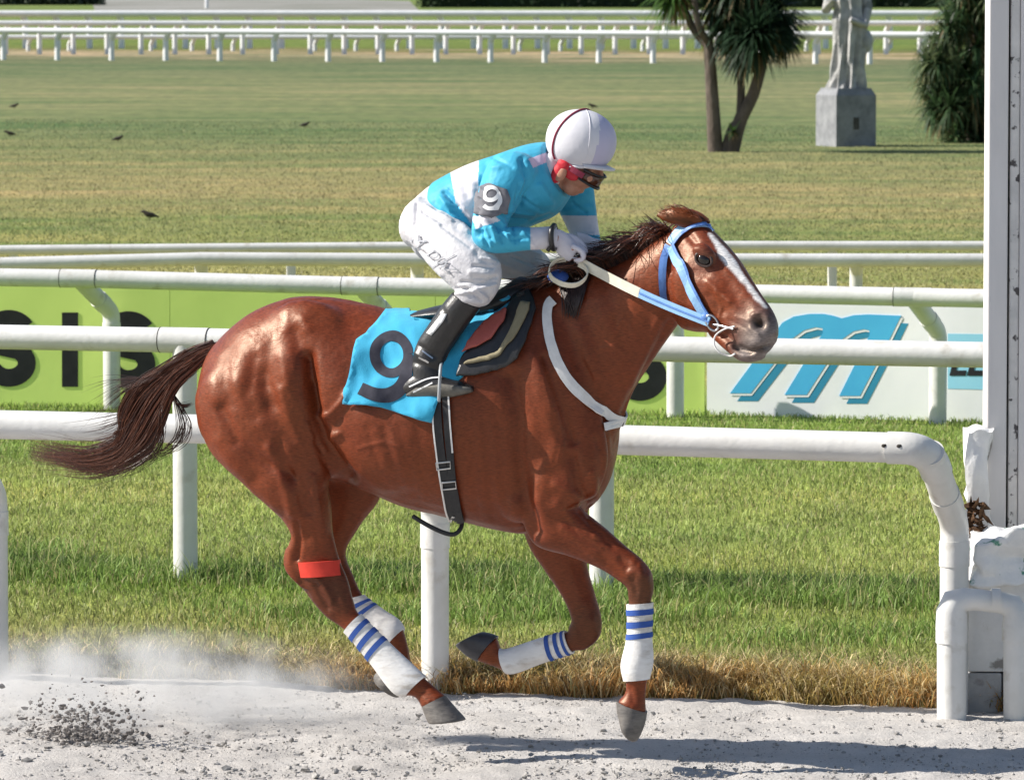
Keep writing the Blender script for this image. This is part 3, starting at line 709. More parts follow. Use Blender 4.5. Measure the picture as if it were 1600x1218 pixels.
# ------------------------------------------------------------------ far background
M['hedge'] = leaf_mat('hedge_leaf', None)
def hedge(label, x0, x1, ybase, hgt, col, seed):
    p0, p1 = G(x0, ybase), G(x1, ybase); n = 5200; Ld = (p1 - p0).length
    V, F, C = [], [], []; rr = random.Random(seed)
    for i in range(n):
        a = rr.random(); y = rr.uniform(-1.5, 1.5); top = hgt * (.7 + .35 * mnoise.noise(Vector((a * Ld * .25, seed, 0))) + .15 * mnoise.noise(Vector((a * Ld, seed, 2))))
        z = top * rr.random() ** .8; c = p0.lerp(p1, a) + Vector((0, y * (1 - .4 * z / hgt), z)); s = rr.uniform(.12, .32)
        d1 = Vector((rr.gauss(0, 1), rr.gauss(0, 1), rr.gauss(0, 1))).normalized() * s; d2 = d1.orthogonal().normalized() * s * .6
        k = len(V); V += [c - d1, c + d2, c + d1, c - d2]; F.append((k, k + 1, k + 2, k + 3)); g = rr.uniform(.6, 1.5); C += [(col[0] * g, col[1] * g, col[2] * g)] * 4
    t = thing('hedge', label, 'hedge', p0)
    o = obj('foliage', V, F, M['hedge'], t, False); at = o.data.color_attributes.new('Col', 'FLOAT_COLOR', 'POINT'); at.data.foreach_set('color', np.array([(*c, 1) for c in C], np.float32).reshape(-1))
    MB().box(p0.lerp(p1, .5) + Vector((0, .4, hgt * .3)), (Ld / 2 - .5, .9, hgt * .3), math.atan2(p1.y - p0.y, p1.x - p0.x)).build('core', M['hedge_core'], t, False)
M['hedge_core'] = mat('hedge_wood', (.02, .03, .015), .9, .1, (.03, .04, .02), 3)
hedge('dark hedge along the top right of the course, above the rails', 650, 1640, 13, 4.5, (.035, .055, .028), 4)
hedge('grey green hedge at the top left corner, above the rails', -60, 165, 9, 4.0, (.08, .10, .065), 9)
v = [G(150, 22, .06), G(660, 22, .06), G(640, 2, .06), G(250, -12, .06), G(140, -6, .06)]
M['far_sand'] = mat('grey_far_sand', (.30, .29, .27), .95, .1, (.20, .20, .17), .08, stretch=(1, .3, 1))
tag(obj('far_sand', v, [(0, 1, 2, 3, 4)], M['far_sand'], None, False), 'pale bare ground far off at the top of the view', kind='structure')
pp = G(323, 14)
o = MB().tube([pp, pp + Vector((0, 0, 2.4))], [.16, .16], 10).build('marker_pole', M['pvc_far']); tag(o, 'small white marker pole in front of the far pale ground', 'pole')

# ================================================================== HORSE
TH = math.radians(19)
HO = G(650, 1178)
HH = Vector((math.cos(TH), -math.sin(TH), 0)); HN = Vector((-math.sin(TH), -math.cos(TH), 0))   # heading, near side
def P(px, py, w=0.0):              # pixel -> point in the upright plane w metres to the near side of the horse's middle
    d = ray(px, py); t = ((HO + HN * w - CAMP).dot(HN)) / d.dot(HN); return CAMP + d * t
def mirror(p):
    k = (Vector(p) - HO).dot(HN); return Vector(p) - HN * 2 * k
def cr(arr, x):                    # Catmull-Rom on rows
    n = len(arr); x = min(max(x, 0), n - 1 - 1e-9); k = int(x); t = x - k
    a = arr[k - 1] if k > 0 else 2 * arr[0] - arr[1]; b, c = arr[k], arr[k + 1]; d = arr[k + 2] if k + 2 < n else 2 * arr[-1] - arr[-2]
    return 0.5 * ((2 * b) + (c - a) * t + (2 * a - 5 * b + 4 * c - d) * t * t + (3 * b - a - 3 * c + d) * t ** 3)
def st3(stations):                 # pixel stations -> [top xyz, bottom xyz, half width]
    rows = []
    for s in stations:
        tx, ty, bx, by, hw, w = s[:6]; wb = s[6] if len(s) > 6 else w
        rows.append(np.array([*P(tx, ty, w), *P(bx, by, wb), hw]))
    return rows
def loft_rings(stations, n=28, sub=5, x0=None, x1=None, grow=0.0, sq=1.0, steps=None):
    rows = st3(stations); m = len(rows) - 1; x0 = 0 if x0 is None else x0; x1 = m if x1 is None else x1
    N = steps or max(2, int(round((x1 - x0) * sub))); rings = []
    xs = [x0 + (x1 - x0) * i / N for i in range(N + 1)]
    for x in xs:
        r = cr(rows, x); ra, rb = cr(rows, max(x - .05, 0)), cr(rows, min(x + .05, m))
        T, B = Vector(r[:3]), Vector(r[3:6]); c = (T + B) / 2; up = (T - B) / 2
        tg = (Vector(rb[:3]) + Vector(rb[3:6]) - Vector(ra[:3]) - Vector(ra[3:6])).normalized()
        side = tg.cross(up)
        side = side.normalized() * (max(r[6], .004) + grow); up = up + up.normalized() * grow
        ring = []
        for k in range(n):
            a = 2 * math.pi * k / n; ca, sa = math.cos(a), math.sin(a)
            if sq != 1.0: ca = math.copysign(abs(ca) ** sq, ca); sa = math.copysign(abs(sa) ** sq, sa)
            ring.append(c + up * ca + side * sa)
        rings.append(ring)
    return rings
def fuse(name, mb, voxel, smooth_it, mt, parent, lam=.5):
    """union of overlapping closed shells by voxel remesh, then smoothing"""
    me = bpy.data.meshes.new('tmp'); me.from_pydata([tuple(v) for v in mb.v], [], mb.f); me.update()
    bm = bmesh.new(); bm.from_mesh(me); bmesh.ops.recalc_face_normals(bm, faces=bm.faces); bm.to_mesh(me); bm.free()
    o = bpy.data.objects.new('tmp', me); COL.objects.link(o)
    md = o.modifiers.new('r', 'REMESH'); md.mode = 'VOXEL'; md.voxel_size = voxel
    bpy.context.view_layer.update()
    out = bpy.data.meshes.new_from_object(o.evaluated_get(bpy.context.evaluated_depsgraph_get())); COL.objects.unlink(o); bpy.data.objects.remove(o)
    out.name = name
    smooth_mesh(out, smooth_it, lam)
    return link(name, out, mt, parent)
def getv(me):
    a = np.empty(len(me.vertices) * 3); me.vertices.foreach_get('co', a); return a.reshape(-1, 3)
def setv(me, a): me.vertices.foreach_set('co', np.ascontiguousarray(a).reshape(-1)); me.update()
def normals(me):
    a = np.empty(len(me.vertices) * 3); me.vertices.foreach_get('normal', a); return a.reshape(-1, 3)
def smooth_mesh(me, it, lam=.5, mu=-.53, mask=None):
    v = getv(me); e = np.empty(len(me.edges) * 2, np.int32); me.edges.foreach_get('vertices', e); e = e.reshape(-1, 2)
    n = len(v); deg = np.bincount(e.reshape(-1), minlength=n)[:, None].clip(1)
    def lap(v):
        s = np.stack([np.bincount(e[:, 0], v[e[:, 1], k], n) + np.bincount(e[:, 1], v[e[:, 0], k], n) for k in range(3)], 1); return s / deg - v
    for i in range(it):
        v = v + lam * lap(v) * (1 if mask is None else mask)
        if mu: v = v + mu * lap(v) * .9
    setv(me, v)
FV, RV, UV_ = np.array(FWD), np.array((1.0, 0, 0)), np.array(UPV)
def to_pix(v):
    r = v - np.array(CAMP); f = r @ FV; return np.stack([800 + FPX * (r @ RV) / f, 609 - FPX * (r @ UV_) / f], 1)
def seg_dist(p, path):
    d = np.full(len(p), 1e9)
    for a, b in zip(path[:-1], path[1:]):
        a, b = np.array(a, float), np.array(b, float); ab = b - a
        t = np.clip(((p - a) @ ab) / max(ab @ ab, 1e-9), 0, 1); d = np.minimum(d, np.linalg.norm(p - (a + t[:, None] * ab), axis=1))
    return d
def sculpt(me, strokes, wmin=.0):
    v = getv(me); nn = normals(me); px = to_pix(v); hn = np.array(HN); w = (v - np.array(HO)) @ hn
    view = np.clip((nn @ -FV) * 2.0 + .2, 0, 1)
    tot = np.zeros(len(v))
    for st in strokes:
        path, r, amp = st[:3]; wl_ = st[3] if len(st) > 3 else wmin
        if len(path) == 1: d = np.linalg.norm(px - np.array(path[0]), axis=1)
        else: d = seg_dist(px, path)
        k = np.exp(-(d / r) ** 2) * amp * .001 * view * (w > wl_)
        tot += k
    setv(me, v + nn * tot[:, None])
def colattr(me, c):
    at = me.color_attributes.new('Col', 'FLOAT_COLOR', 'POINT'); at.data.foreach_set('color', np.concatenate([c, np.ones((len(c), 1))], 1).astype(np.float32).reshape(-1))
def sstep(x, a, b):
    t = np.clip((x - a) / (b - a), 0, 1); return t * t * (3 - 2 * t)

BODY = [(322, 566, 314, 640, .05, 0), (342, 533, 328, 690, .16, 0), (388, 491, 378, 722, .235, 0), (450, 465, 448, 738, .272, 0), (514, 464, 520, 748, .272, 0),
        (575, 475, 580, 770, .268, 0), (640, 488, 640, 793, .285, 0), (718, 486, 714, 812, .290, 0), (790, 465, 775, 827, .272, 0), (848, 448, 830, 834, .245, 0),
        (895, 475, 880, 815, .220, 0), (930, 530, 922, 792, .185, 0), (950, 600, 946, 760, .13, 0), (962, 645, 958, 715, .06, 0)]
NECK = [(800, 480, 880, 790, .15, 0), (842, 450, 940, 735, .158, 0), (882, 438, 968, 665, .140, .01), (925, 425, 988, 610, .120, .02), (965, 412, 1014, 570, .105, .04),
        (1005, 390, 1040, 532, .092, .06), (1040, 366, 1062, 502, .080, .08), (1072, 352, 1085, 480, .06, .10)]
HEAD = [(1062, 345, 1050, 462, .060, .08), (1096, 347, 1063, 508, .083, .115), (1127, 375, 1082, 518, .098, .15), (1152, 405, 1110, 520, .090, .19), (1170, 432, 1135, 527, .068, .225),
        (1187, 458, 1153, 538, .056, .255), (1203, 481, 1168, 549, .056, .28), (1211, 500, 1183, 556, .050, .30), (1214, 520, 1196, 552, .028, .312)]
JAW = [(1120, 505, 1110, 524, .03, .2), (1150, 530, 1136, 548, .038, .25), (1172, 545, 1160, 565, .038, .275), (1196, 550, 1184, 562, .026, .30)]
NHIND = [(500, 505, 345, 556, .11, .10), (512, 585, 307, 622, .135, .14), (508, 680, 330, 703, .128, .155), (508, 735, 385, 757, .110, .155), (515, 785, 432, 800, .082, .15),
         (519, 830, 456, 836, .058, .145), (530, 873, 446, 872, .045, .14), (543, 905, 473, 918, .043, .14), (552, 938, 507, 960, .036, .14), (562, 961, 540, 985, .029, .14),
         (604, 1004, 580, 1032, .028, .14), (650, 1047, 618, 1080, .036, .14), (671, 1066, 648, 1088, .029, .14), (696, 1088, 661, 1106, .043, .14)]
NHOCK = [(478, 862, 462, 846, .018, .14), (470, 880, 446, 858, .024, .14), (472, 902, 446, 888, .030, .14), (492, 925, 470, 915, .033, .14)]
FHIND = [(560, 560, 400, 560, .12, -.12), (588, 690, 430, 690, .12, -.15), (597, 765, 470, 770, .095, -.15), (561, 822, 490, 815, .066, -.145), (540, 862, 478, 850, .05, -.14),
         (552, 900, 470, 885, .045, -.14), (568, 932, 530, 945, .036, -.14), (598, 955, 575, 982, .029, -.14), (624, 974, 602, 1004, .037, -.14), (636, 1005, 610, 1016, .029, -.14), (642, 1036, 606, 1036, .042, -.14)]
NFORE = [(940, 640, 800, 610, .05, .12), (950, 720, 800, 705, .075, .135), (930, 775, 808, 775, .085, .13), (905, 788, 832, 846, .072, .13), (945, 825, 888, 868, .056, .128), (976, 852, 936, 887, .047, .126),
         (1001, 872, 966, 906, .045, .125), (1017, 893, 980, 918, .045, .125), (1021, 917, 982, 931, .040, .125), (1017, 941, 983, 943, .032, .125), (1015, 990, 983, 993, .027, .125),
         (1017, 1032, 974, 1037, .036, .125), (1011, 1062, 978, 1064, .029, .125), (1008, 1086, 977, 1082, .029, .125), (1009, 1114, 965, 1095, .043, .125)]
FFORE = [(930, 730, 800, 740, .08, -.12), (915, 825, 822, 840, .07, -.13), (917, 880, 850, 888, .055, -.13), (930, 930, 878, 930, .046, -.13), (940, 968, 893, 965, .044, -.13),
         (936, 996, 889, 978, .040, -.13), (915, 1014, 888, 985, .033, -.13), (895, 1017, 884, 988, .029, -.13), (848, 1032, 840, 1001, .027, -.13), (800, 1049, 788, 1017, .036, -.13),
         (775, 1042, 780, 1006, .029, -.13), (745, 1031, 776, 995, .043, -.13)]
NEAR_EAR = [(1096, 343, 1066, 366, .020, .14), (1080, 328, 1048, 362, .026, .145), (1054, 322, 1034, 350, .018, .14), (1030, 328, 1022, 338, .004, .13)]
FAR_EAR = [(1104, 344, 1082, 356, .018, .02), (1092, 334, 1066, 356, .02, .0), (1070, 329, 1052, 345, .015, -.01), (1050, 332, 1044, 338, .004, -.02)]

horse = thing('horse', 'glossy chestnut racehorse with a white blaze galloping across the sand', 'horse', HO)
b = MB()
for st in (BODY, NECK, HEAD, JAW, NHIND, NHOCK, FHIND, NFORE, FFORE):
    b.rings(loft_rings(st, 32, 6))
def lump(px, py, w, rx, ry, rw, rot=0):
    c = P(px, py, w); a = math.radians(rot); e1 = HH * math.cos(a) + Vector((0, 0, math.sin(a))); e2 = -HH * math.sin(a) + Vector((0, 0, math.cos(a)))
    b.ellipsoid(c, [e1 * rx, e2 * ry, HN * rw], 20, 14)
# muscle masses on both sides
for sg in (1, -1):
    lump(478, 552, .13 * sg, .22, .20, .112)             # hip
    lump(405, 605, .14 * sg, .21, .22, .112, -20)        # rump
    lump(430, 700, .16 * sg, .13, .17, .105, 20)         # thigh
    lump(640, 660, .10 * sg, .34, .28, .200)             # ribs
    lump(850, 620, .13 * sg, .13, .28, .105, 18)         # shoulder
    lump(885, 735, .11 * sg, .12, .13, .095, 20)         # point of shoulder
    lump(820, 780, .09 * sg, .12, .09, .11)              # behind the elbow
lump(1082, 455, .21, .085, .11, .03, 40)                 # cheek
lump(1100, 398, .235, .05, .036, .022, -50)              # brow
lump(1184, 505, .305, .035, .036, .026, 40)              # nostril wing
hb = fuse('body', b, .0065, 14, None, horse, .5)
me = hb.data
_v = getv(me); _p = to_pix(_v)
_mk = sstep(_p[:, 0], 325, 370) * (1 - sstep(_p[:, 0], 900, 950)) * sstep(_p[:, 1], 470, 490) * (1 - sstep(_p[:, 1], 740, 790))
smooth_mesh(me, 60, .5, 0, _mk[:, None])
STROKES = [
    ([(482, 560), (486, 610), (491, 650), (505, 690), (528, 728), (545, 750)], 10, -42), ([(488, 600), (494, 645)], 6, -14), ([(455, 560), (450, 610), (465, 660), (485, 705), (500, 740)], 22, 20), ([(515, 540), (535, 600), (560, 650)], 26, 10), ([(474, 500), (478, 512)], 12, 8), ([(462, 520), (468, 545)], 12, -9),
    ([(490, 530), (510, 580), (520, 620)], 20, 7), ([(345, 640), (372, 690), (412, 722), (455, 742)], 10, -18), ([(340, 690), (365, 730), (400, 770), (430, 790)], 14, 9), ([(330, 600), (350, 660), (385, 705)], 16, 6), ([(372, 600), (405, 660), (450, 700)], 14, 8), ([(398, 560), (385, 620), (400, 650)], 10, -8),
    ([(412, 585), (425, 630)], 14, -12), ([(430, 500), (420, 550), (412, 600)], 12, -7), ([(360, 540), (350, 590), (358, 630)], 12, -6), ([(440, 560), (452, 600)], 9, 6), ([(420, 700), (445, 760), (455, 800)], 8, 9), ([(435, 690), (462, 755), (476, 800)], 7, -9), ([(485, 745), (495, 790), (505, 840)], 6, 8), ([(472, 740), (486, 800)], 6, -7), ([(440, 610), (455, 660), (468, 690)], 8, 6), ([(385, 715), (400, 745)], 15, -9), ([(470, 770), (478, 840)], 9, -6), ([(495, 760), (505, 820)], 10, 6), ([(460, 770), (466, 830)], 10, 7),
    ([(497, 652), (515, 648), (535, 630), (545, 615)], 6, 11), ([(515, 668), (530, 655)], 8, -7), ([(513, 690), (520, 680), (530, 678)], 5, 9), ([(548, 690), (580, 740), (640, 770)], 14, -4),
    ([(575, 670), (600, 760)], 7, -2.2), ([(600, 670), (628, 775)], 7, -2.5), ([(626, 670), (652, 785)], 7, -2), ([(652, 670), (674, 790)], 7, -1.5), ([(735, 670), (745, 800)], 7, -5), ([(758, 660), (770, 805)], 7, -5), ([(780, 660), (792, 800)], 7, -4), ([(588, 670), (614, 768)], 7, 1.5), ([(613, 670), (640, 780)], 7, 1.5), ([(530, 760), (600, 778), (680, 800)], 10, -5),
    ([(798, 590), (812, 650), (812, 720), (820, 780), (834, 830)], 13, -24), ([(835, 560), (860, 640), (872, 700)], 16, 10), ([(870, 540), (900, 610), (915, 670)], 14, 7), ([(850, 560), (880, 640), (895, 690)], 7, -13),
    ([(868, 700), (850, 740), (840, 780)], 16, 10), ([(895, 715), (905, 760), (925, 800)], 9, -19), ([(870, 758), (900, 775), (930, 800)], 9, 8), ([(925, 740), (935, 780)], 8, 8), ([(935, 690), (942, 730), (938, 770)], 7, -7),
    ([(905, 800), (945, 845), (980, 885)], 5, -6), ([(892, 805), (930, 838)], 7, 5), ([(880, 825), (930, 866)], 7, 6), ([(990, 880), (1000, 900)], 7, 6), ([(870, 790), (885, 800)], 9, 7),
    ([(1046, 505), (1022, 550), (1000, 600), (978, 645)], 7, -13), ([(1030, 500), (1008, 550), (985, 600)], 8, 8), ([(880, 500), (905, 560), (940, 620), (965, 655)], 10, -7), ([(935, 470), (955, 520), (970, 570)], 16, 7), ([(975, 440), (990, 490), (1000, 530)], 16, 5), ([(920, 500), (935, 550), (950, 600)], 10, -5), ([(960, 500), (975, 540)], 7, -5), ([(905, 520), (925, 570), (948, 615)], 10, 5),
    ([(1050, 400), (1045, 440), (1047, 480)], 9, -8), ([(1070, 415), (1085, 470)], 20, 6), ([(1088, 388), (1098, 391), (1112, 399)], 6, 8), ([(1088, 425), (1103, 428)], 7, -4), ([(1098, 407)], 12, -4), ([(1106, 440), (1130, 462), (1140, 470)], 5, 6), ([(1110, 462), (1130, 485)], 8, -7), ([(1125, 425), (1150, 462), (1165, 485)], 9, -5),
    ([(1074, 366), (1086, 380)], 6, -8), ([(1095, 470), (1112, 500)], 6, -6), ([(1130, 500), (1150, 520)], 8, 4), ([(1186, 505)], 8.5, -30), ([(1176, 492), (1190, 488), (1199, 497)], 4, 6), ([(1174, 512), (1184, 521)], 4, 5), ([(1150, 542), (1170, 549), (1192, 545), (1210, 541)], 4.2, -20), ([(1160, 533), (1185, 536)], 7, 5),
    ([(464, 815), (467, 850), (464, 872)], 4.5, -12, .05), ([(455, 845), (452, 880), (466, 905)], 5, 6, .05), ([(500, 905), (520, 940)], 4, 6, .05), ([(492, 912), (512, 950)], 4, -7, .05), ([(483, 893)], 6, 7, .05), ([(1000, 885), (1008, 912)], 5, 6, .05), ([(988, 905), (994, 925)], 5, -6, .05), ([(1012, 900), (1014, 925)], 4, 5, .05), ([(985, 895)], 6, 5, .05), ([(925, 968), (930, 990)], 6, 6, -.5), ([(905, 985), (918, 1000)], 5, -5, -.5), ([(900, 880), (915, 930)], 7, -5, -.5), ([(930, 835), (965, 868)], 4, 6, .05), ([(660, 1080), (676, 1092)], 4, -4, .05), ([(985, 1075), (990, 1095)], 4, -4, .05), ([(480, 895), (495, 905)], 6, 7), ([(470, 905), (480, 930)], 8, -5), ([(510, 880), (525, 930)], 7, -4), ([(620, 660), (690, 640)], 40, 4),
]
sculpt(me, STROKES)
_v = getv(me); _n = normals(me); _p = to_pix(_v)
_k = np.where(_p[:, 0] > 1030, .25, 1.0) * (1 - .8 * sstep(_p[:, 1], 800, 880))
_d = np.array([.0036 * mnoise.noise(Vector((p[0] * 7, p[1] * 7, p[2] * 5))) + (.0016) * mnoise.noise(Vector((p[0] * 16 + 5, p[1] * 16, p[2] * 11))) + .0005 * mnoise.noise(Vector(p) * 38) for p in _v])
setv(me, _v + _n * (_d * _k)[:, None])
smooth_mesh(me, 3, .5)
# fine veins and hide wrinkles
VEIN = [([(915, 560), (930, 590), (926, 620), (945, 640)], 2.6, 3.5), ([(960, 520), (972, 500), (985, 505), (990, 520)], 3, 3), ([(940, 545), (960, 540), (975, 552)], 2.6, 3), ([(870, 640), (880, 690), (872, 720)], 3, 3.5), ([(850, 590), (862, 640)], 3, 3), ([(885, 800), (905, 830), (940, 855)], 2.6, 3), ([(1118, 455), (1128, 480), (1122, 500)], 2.4, 3), ([(1130, 465), (1150, 480)], 2.4, 2.5), ([(560, 700), (600, 690), (650, 705)], 3, 3), ([(485, 670), (497, 690)], 2.5, -4), ([(478, 660), (490, 682)], 2.5, 4), ([(492, 690), (503, 706)], 2.5, -4), ([(500, 690), (510, 706)], 2.5, 4), ([(1140, 500), (1165, 512)], 2.5, -3), ([(1150, 495), (1170, 500)], 2.5, 2.5)]
sculpt(me, VEIN)
# coat colour (belongs to the animal: blaze, dark muzzle, dark lower legs)
v = getv(me); px = to_pix(v); w = (v - np.array(HO)) @ np.array(HN); nc = len(v)
nzv = np.array([mnoise.noise(Vector(p) * 3.2) + .5 * mnoise.noise(Vector(p) * 9) for p in v])[:, None]
base = np.array([[.155, .0290, .0056]]) * (1 - (nzv > 9)) ; base = base * (1 + .22 * nzv)
c = np.clip(base, .01, 1)
def blend(c, k, col): return c * (1 - k[:, None]) + np.array([col]) * k[:, None]
c = blend(c, .35 * np.clip(nzv[:, 0] * 1.3, 0, 1), (.09, .022, .007))
c = blend(c, .75 * np.exp(-(np.linalg.norm(px - np.array([1000, 928]), axis=1) / 36) ** 4), (.055, .022, .012))
c = blend(c, .75 * np.exp(-(np.linalg.norm(px - np.array([915, 985]), axis=1) / 44) ** 4), (.065, .018, .009))
c = blend(c, .75 * np.exp(-(np.linalg.norm(px - np.array([505, 925]), axis=1) / 52) ** 4), (.06, .016, .008))
dors = [np.array(P(x, y, ww)) for x, y, ww in ((1108, 364, .16), (1120, 378, .185), (1144, 407, .225), (1163, 434, .255), (1181, 460, .275), (1196, 480, .29))]
dd = np.full(nc, 9.0)
for a_, b_ in zip(dors[:-1], dors[1:]):
    ab = b_ - a_; t_ = np.clip((v - a_) @ ab / (ab @ ab), 0, 1); dd = np.minimum(dd, np.linalg.norm(v - (a_ + t_[:, None] * ab), axis=1))
wid = np.interp(px[:, 0], [1105, 1122, 1145, 1165, 1185, 1200], [.004, .022, .021, .014, .011, .005]) * (1 + .5 * nzv[:, 0]) + .004 * np.array([mnoise.noise(Vector(p) * 45) for p in v])
muz = np.linalg.norm(v - np.array(P(1200, 535, .30)), axis=1)
c = blend(c, .9 * (1 - sstep(muz, .07, .20)), (.10, .085, .080))
c = blend(c, .55 * (1 - sstep(muz, .05, .10)), (.22, .195, .19))
c = blend(c, .5 * np.exp(-(np.linalg.norm(px - np.array([1098, 409]), axis=1) / 19) ** 2) * (w > .1), (.10, .075, .07))
c = blend(c, .8 * (1 - sstep(np.linalg.norm(v - np.array(P(1142, 372, .10)), axis=1), .05, .11)), (.05, .015, .008))
c = blend(c, (1 - sstep(dd - wid, -.005, .007)) * (px[:, 0] > 1040), (.78, .75, .73))
c = blend(c, np.exp(-((px[:, 0] - 1186) / 9) ** 2 - ((px[:, 1] - 505) / 8) ** 2) * (w > .2), (.006, .004, .004))
c = blend(c, .8 * np.exp(-(seg_dist(px, [(1148, 541), (1170, 549), (1192, 545)]) / 5.0) ** 2) * (w > .15), (.03, .02, .02))
c = blend(c, .5 * np.exp(-(np.linalg.norm(px - np.array([1160, 552]), axis=1) / 12) ** 2) * (w > .2), (.34, .31, .30))
colattr(me, c)
def coat_mat():
    m = bpy.data.materials.new('chestnut_coat'); m.use_nodes = True; N, L = m.node_tree.nodes, m.node_tree.links; b = N['Principled BSDF']
    a = N.new('ShaderNodeAttribute'); a.attribute_name = 'Col'
    geo = N.new('ShaderNodeNewGeometry'); mp = N.new('ShaderNodeMapping'); mp.inputs['Scale'].default_value = (1, 1, 1.0); mp.inputs['Rotation'].default_value = (0, .5, 0)
    L.new(geo.outputs['Position'], mp.inputs[0])
    mp2 = N.new('ShaderNodeMapping'); mp2.inputs['Scale'].default_value = (60, 60, 420); mp2.inputs['Rotation'].default_value = (0, .35, 0); L.new(geo.outputs['Position'], mp2.inputs[0])
    nz = N.new('ShaderNodeTexNoise'); nz.inputs['Scale'].default_value = 1; nz.inputs['Detail'].default_value = 3; L.new(mp2.outputs[0], nz.inputs['Vector'])
    mr = N.new('ShaderNodeMapRange'); mr.inputs[1].default_value = .3; mr.inputs[2].default_value = .7; mr.inputs[3].default_value = .58; mr.inputs[4].default_value = 1.38; L.new(nz.outputs['Fac'], mr.inputs[0])
    mx = N.new('ShaderNodeMix'); mx.data_type = 'RGBA'; mx.blend_type = 'MULTIPLY'; mx.inputs[0].default_value = 1; L.new(a.outputs['Color'], mx.inputs[6])
    cmb = N.new('ShaderNodeCombineColor'); L.new(mr.outputs[0], cmb.inputs[0]); L.new(mr.outputs[0], cmb.inputs[1]); L.new(mr.outputs[0], cmb.inputs[2]); L.new(cmb.outputs[0], mx.inputs[7]); L.new(mx.outputs[2], b.inputs['Base Color'])
    nr = N.new('ShaderNodeTexNoise'); nr.inputs['Scale'].default_value = 7; nr.inputs['Detail'].default_value = 4; L.new(geo.outputs['Position'], nr.inputs['Vector'])
    rr_ = N.new('ShaderNodeMapRange'); rr_.inputs[1].default_value = .3; rr_.inputs[2].default_value = .7; rr_.inputs[3].default_value = .34; rr_.inputs[4].default_value = .52; L.new(nr.outputs['Fac'], rr_.inputs[0]); L.new(rr_.outputs[0], b.inputs['Roughness'])
    b.inputs['Specular IOR Level'].default_value = .5; b.inputs['Specular Tint'].default_value = (1.0, .74, .54, 1); b.inputs['Sheen Weight'].default_value = .0; b.inputs['Sheen Roughness'].default_value = .35; b.inputs['Sheen Tint'].default_value = (1, .75, .6, 1)
    n2 = N.new('ShaderNodeTexNoise'); n2.inputs['Scale'].default_value = 16; n2.inputs['Detail'].default_value = 5; L.new(geo.outputs['Position'], n2.inputs['Vector'])
    ad = N.new('ShaderNodeMath'); ad.operation = 'MULTIPLY_ADD'; ad.inputs[1].default_value = .12; L.new(nz.outputs['Fac'], ad.inputs[0]); L.new(n2.outputs['Fac'], ad.inputs[2])
    bp = N.new('ShaderNodeBump'); bp.inputs['Distance'].default_value = .006; bp.inputs['Strength'].default_value = .8; L.new(ad.outputs[0], bp.inputs['Height']); L.new(bp.outputs[0], b.inputs['Normal'])
    return m
M['coat'] = coat_mat(); me.materials.append(M['coat']); me.polygons.foreach_set('use_smooth', [True] * len(me.polygons))
BV = BVHTree.FromPolygons([tuple(x) for x in v], [tuple(p.vertices) for p in me.polygons])
def S(px_, py_, off=.004, w=.15, bv=None):     # pixel -> point lying on the body's skin
    bv = bv or BV; d = ray(px_, py_).normalized(); h = bv.ray_cast(CAMP, d)
    if h[0] is None: h = bv.find_nearest(P(px_, py_, w))
    nn = h[1]
    return h[0] + nn * off
for st in ([(1098, 344, 1082, 360, .016, .13), (1086, 331, 1066, 355, .022, .145), (1068, 325, 1049, 349, .021, .15), (1048, 325, 1036, 344, .013, .145), (1030, 332, 1026, 338, .003, .138)],
           [(1110, 346, 1086, 360, .016, .03), (1098, 334, 1070, 358, .026, .01), (1080, 327, 1056, 347, .024, .0), (1062, 328, 1044, 340, .013, -.01), (1048, 333, 1040, 338, .003, -.015)]):
    rg = loft_rings(st, 20, 6)
    for r_ in rg:                                  # hollow the inner face
        cc = sum(r_, Vector()) / len(r_)
        for i_, q_ in enumerate(r_):
            dq = q_ - cc
            if dq.dot(HN) < 0: r_[i_] = cc + dq - HN * dq.dot(HN) * 1.5
    eo = MB().rings(rg).build('ear', M['coat'], horse); cc_ = np.tile(np.array([[.155, .033, .0065]]), (len(eo.data.vertices), 1)); ev = to_pix(getv(eo.data))
    cc_ = cc_ * (1 - .6 * (1 - sstep(ev[:, 0], 1024, 1044)))[:, None] * (1 - .75 * np.exp(-(seg_dist(ev, [(1042, 341), (1062, 343), (1078, 348)]) / 5.5) ** 2))[:, None]; colattr(eo.data, cc_)
# eye
M['eye'] = mat('dark_wet_eye', (.012, .007, .005), .06, .6)
M['lid'] = mat('dark_eyelid', (.05, .032, .028), .4, .4, (.08, .05, .04), 60)
ec = S(1099, 407, -.010); view = -ray(1099, 407).normalized(); e1 = (P(1112, 414, .2) - P(1088, 402, .2)).normalized(); e2 = view.cross(e1).normalized(); e3 = e1.cross(e2)
MB().ellipsoid(ec, [e1 * .028, e2 * .023, e3 * .022], 20, 14).build('eye', M['eye'], horse)
lid = [ec + e1 * .032 * math.cos(a) + e2 * .0235 * math.sin(a) + e3 * (.013 if math.sin(a) > 0 else .010) for a in np.linspace(0, 2 * math.pi, 25)]
MB().tube(lid, .0052, 8, False).build('eyelid', M['lid'], horse)
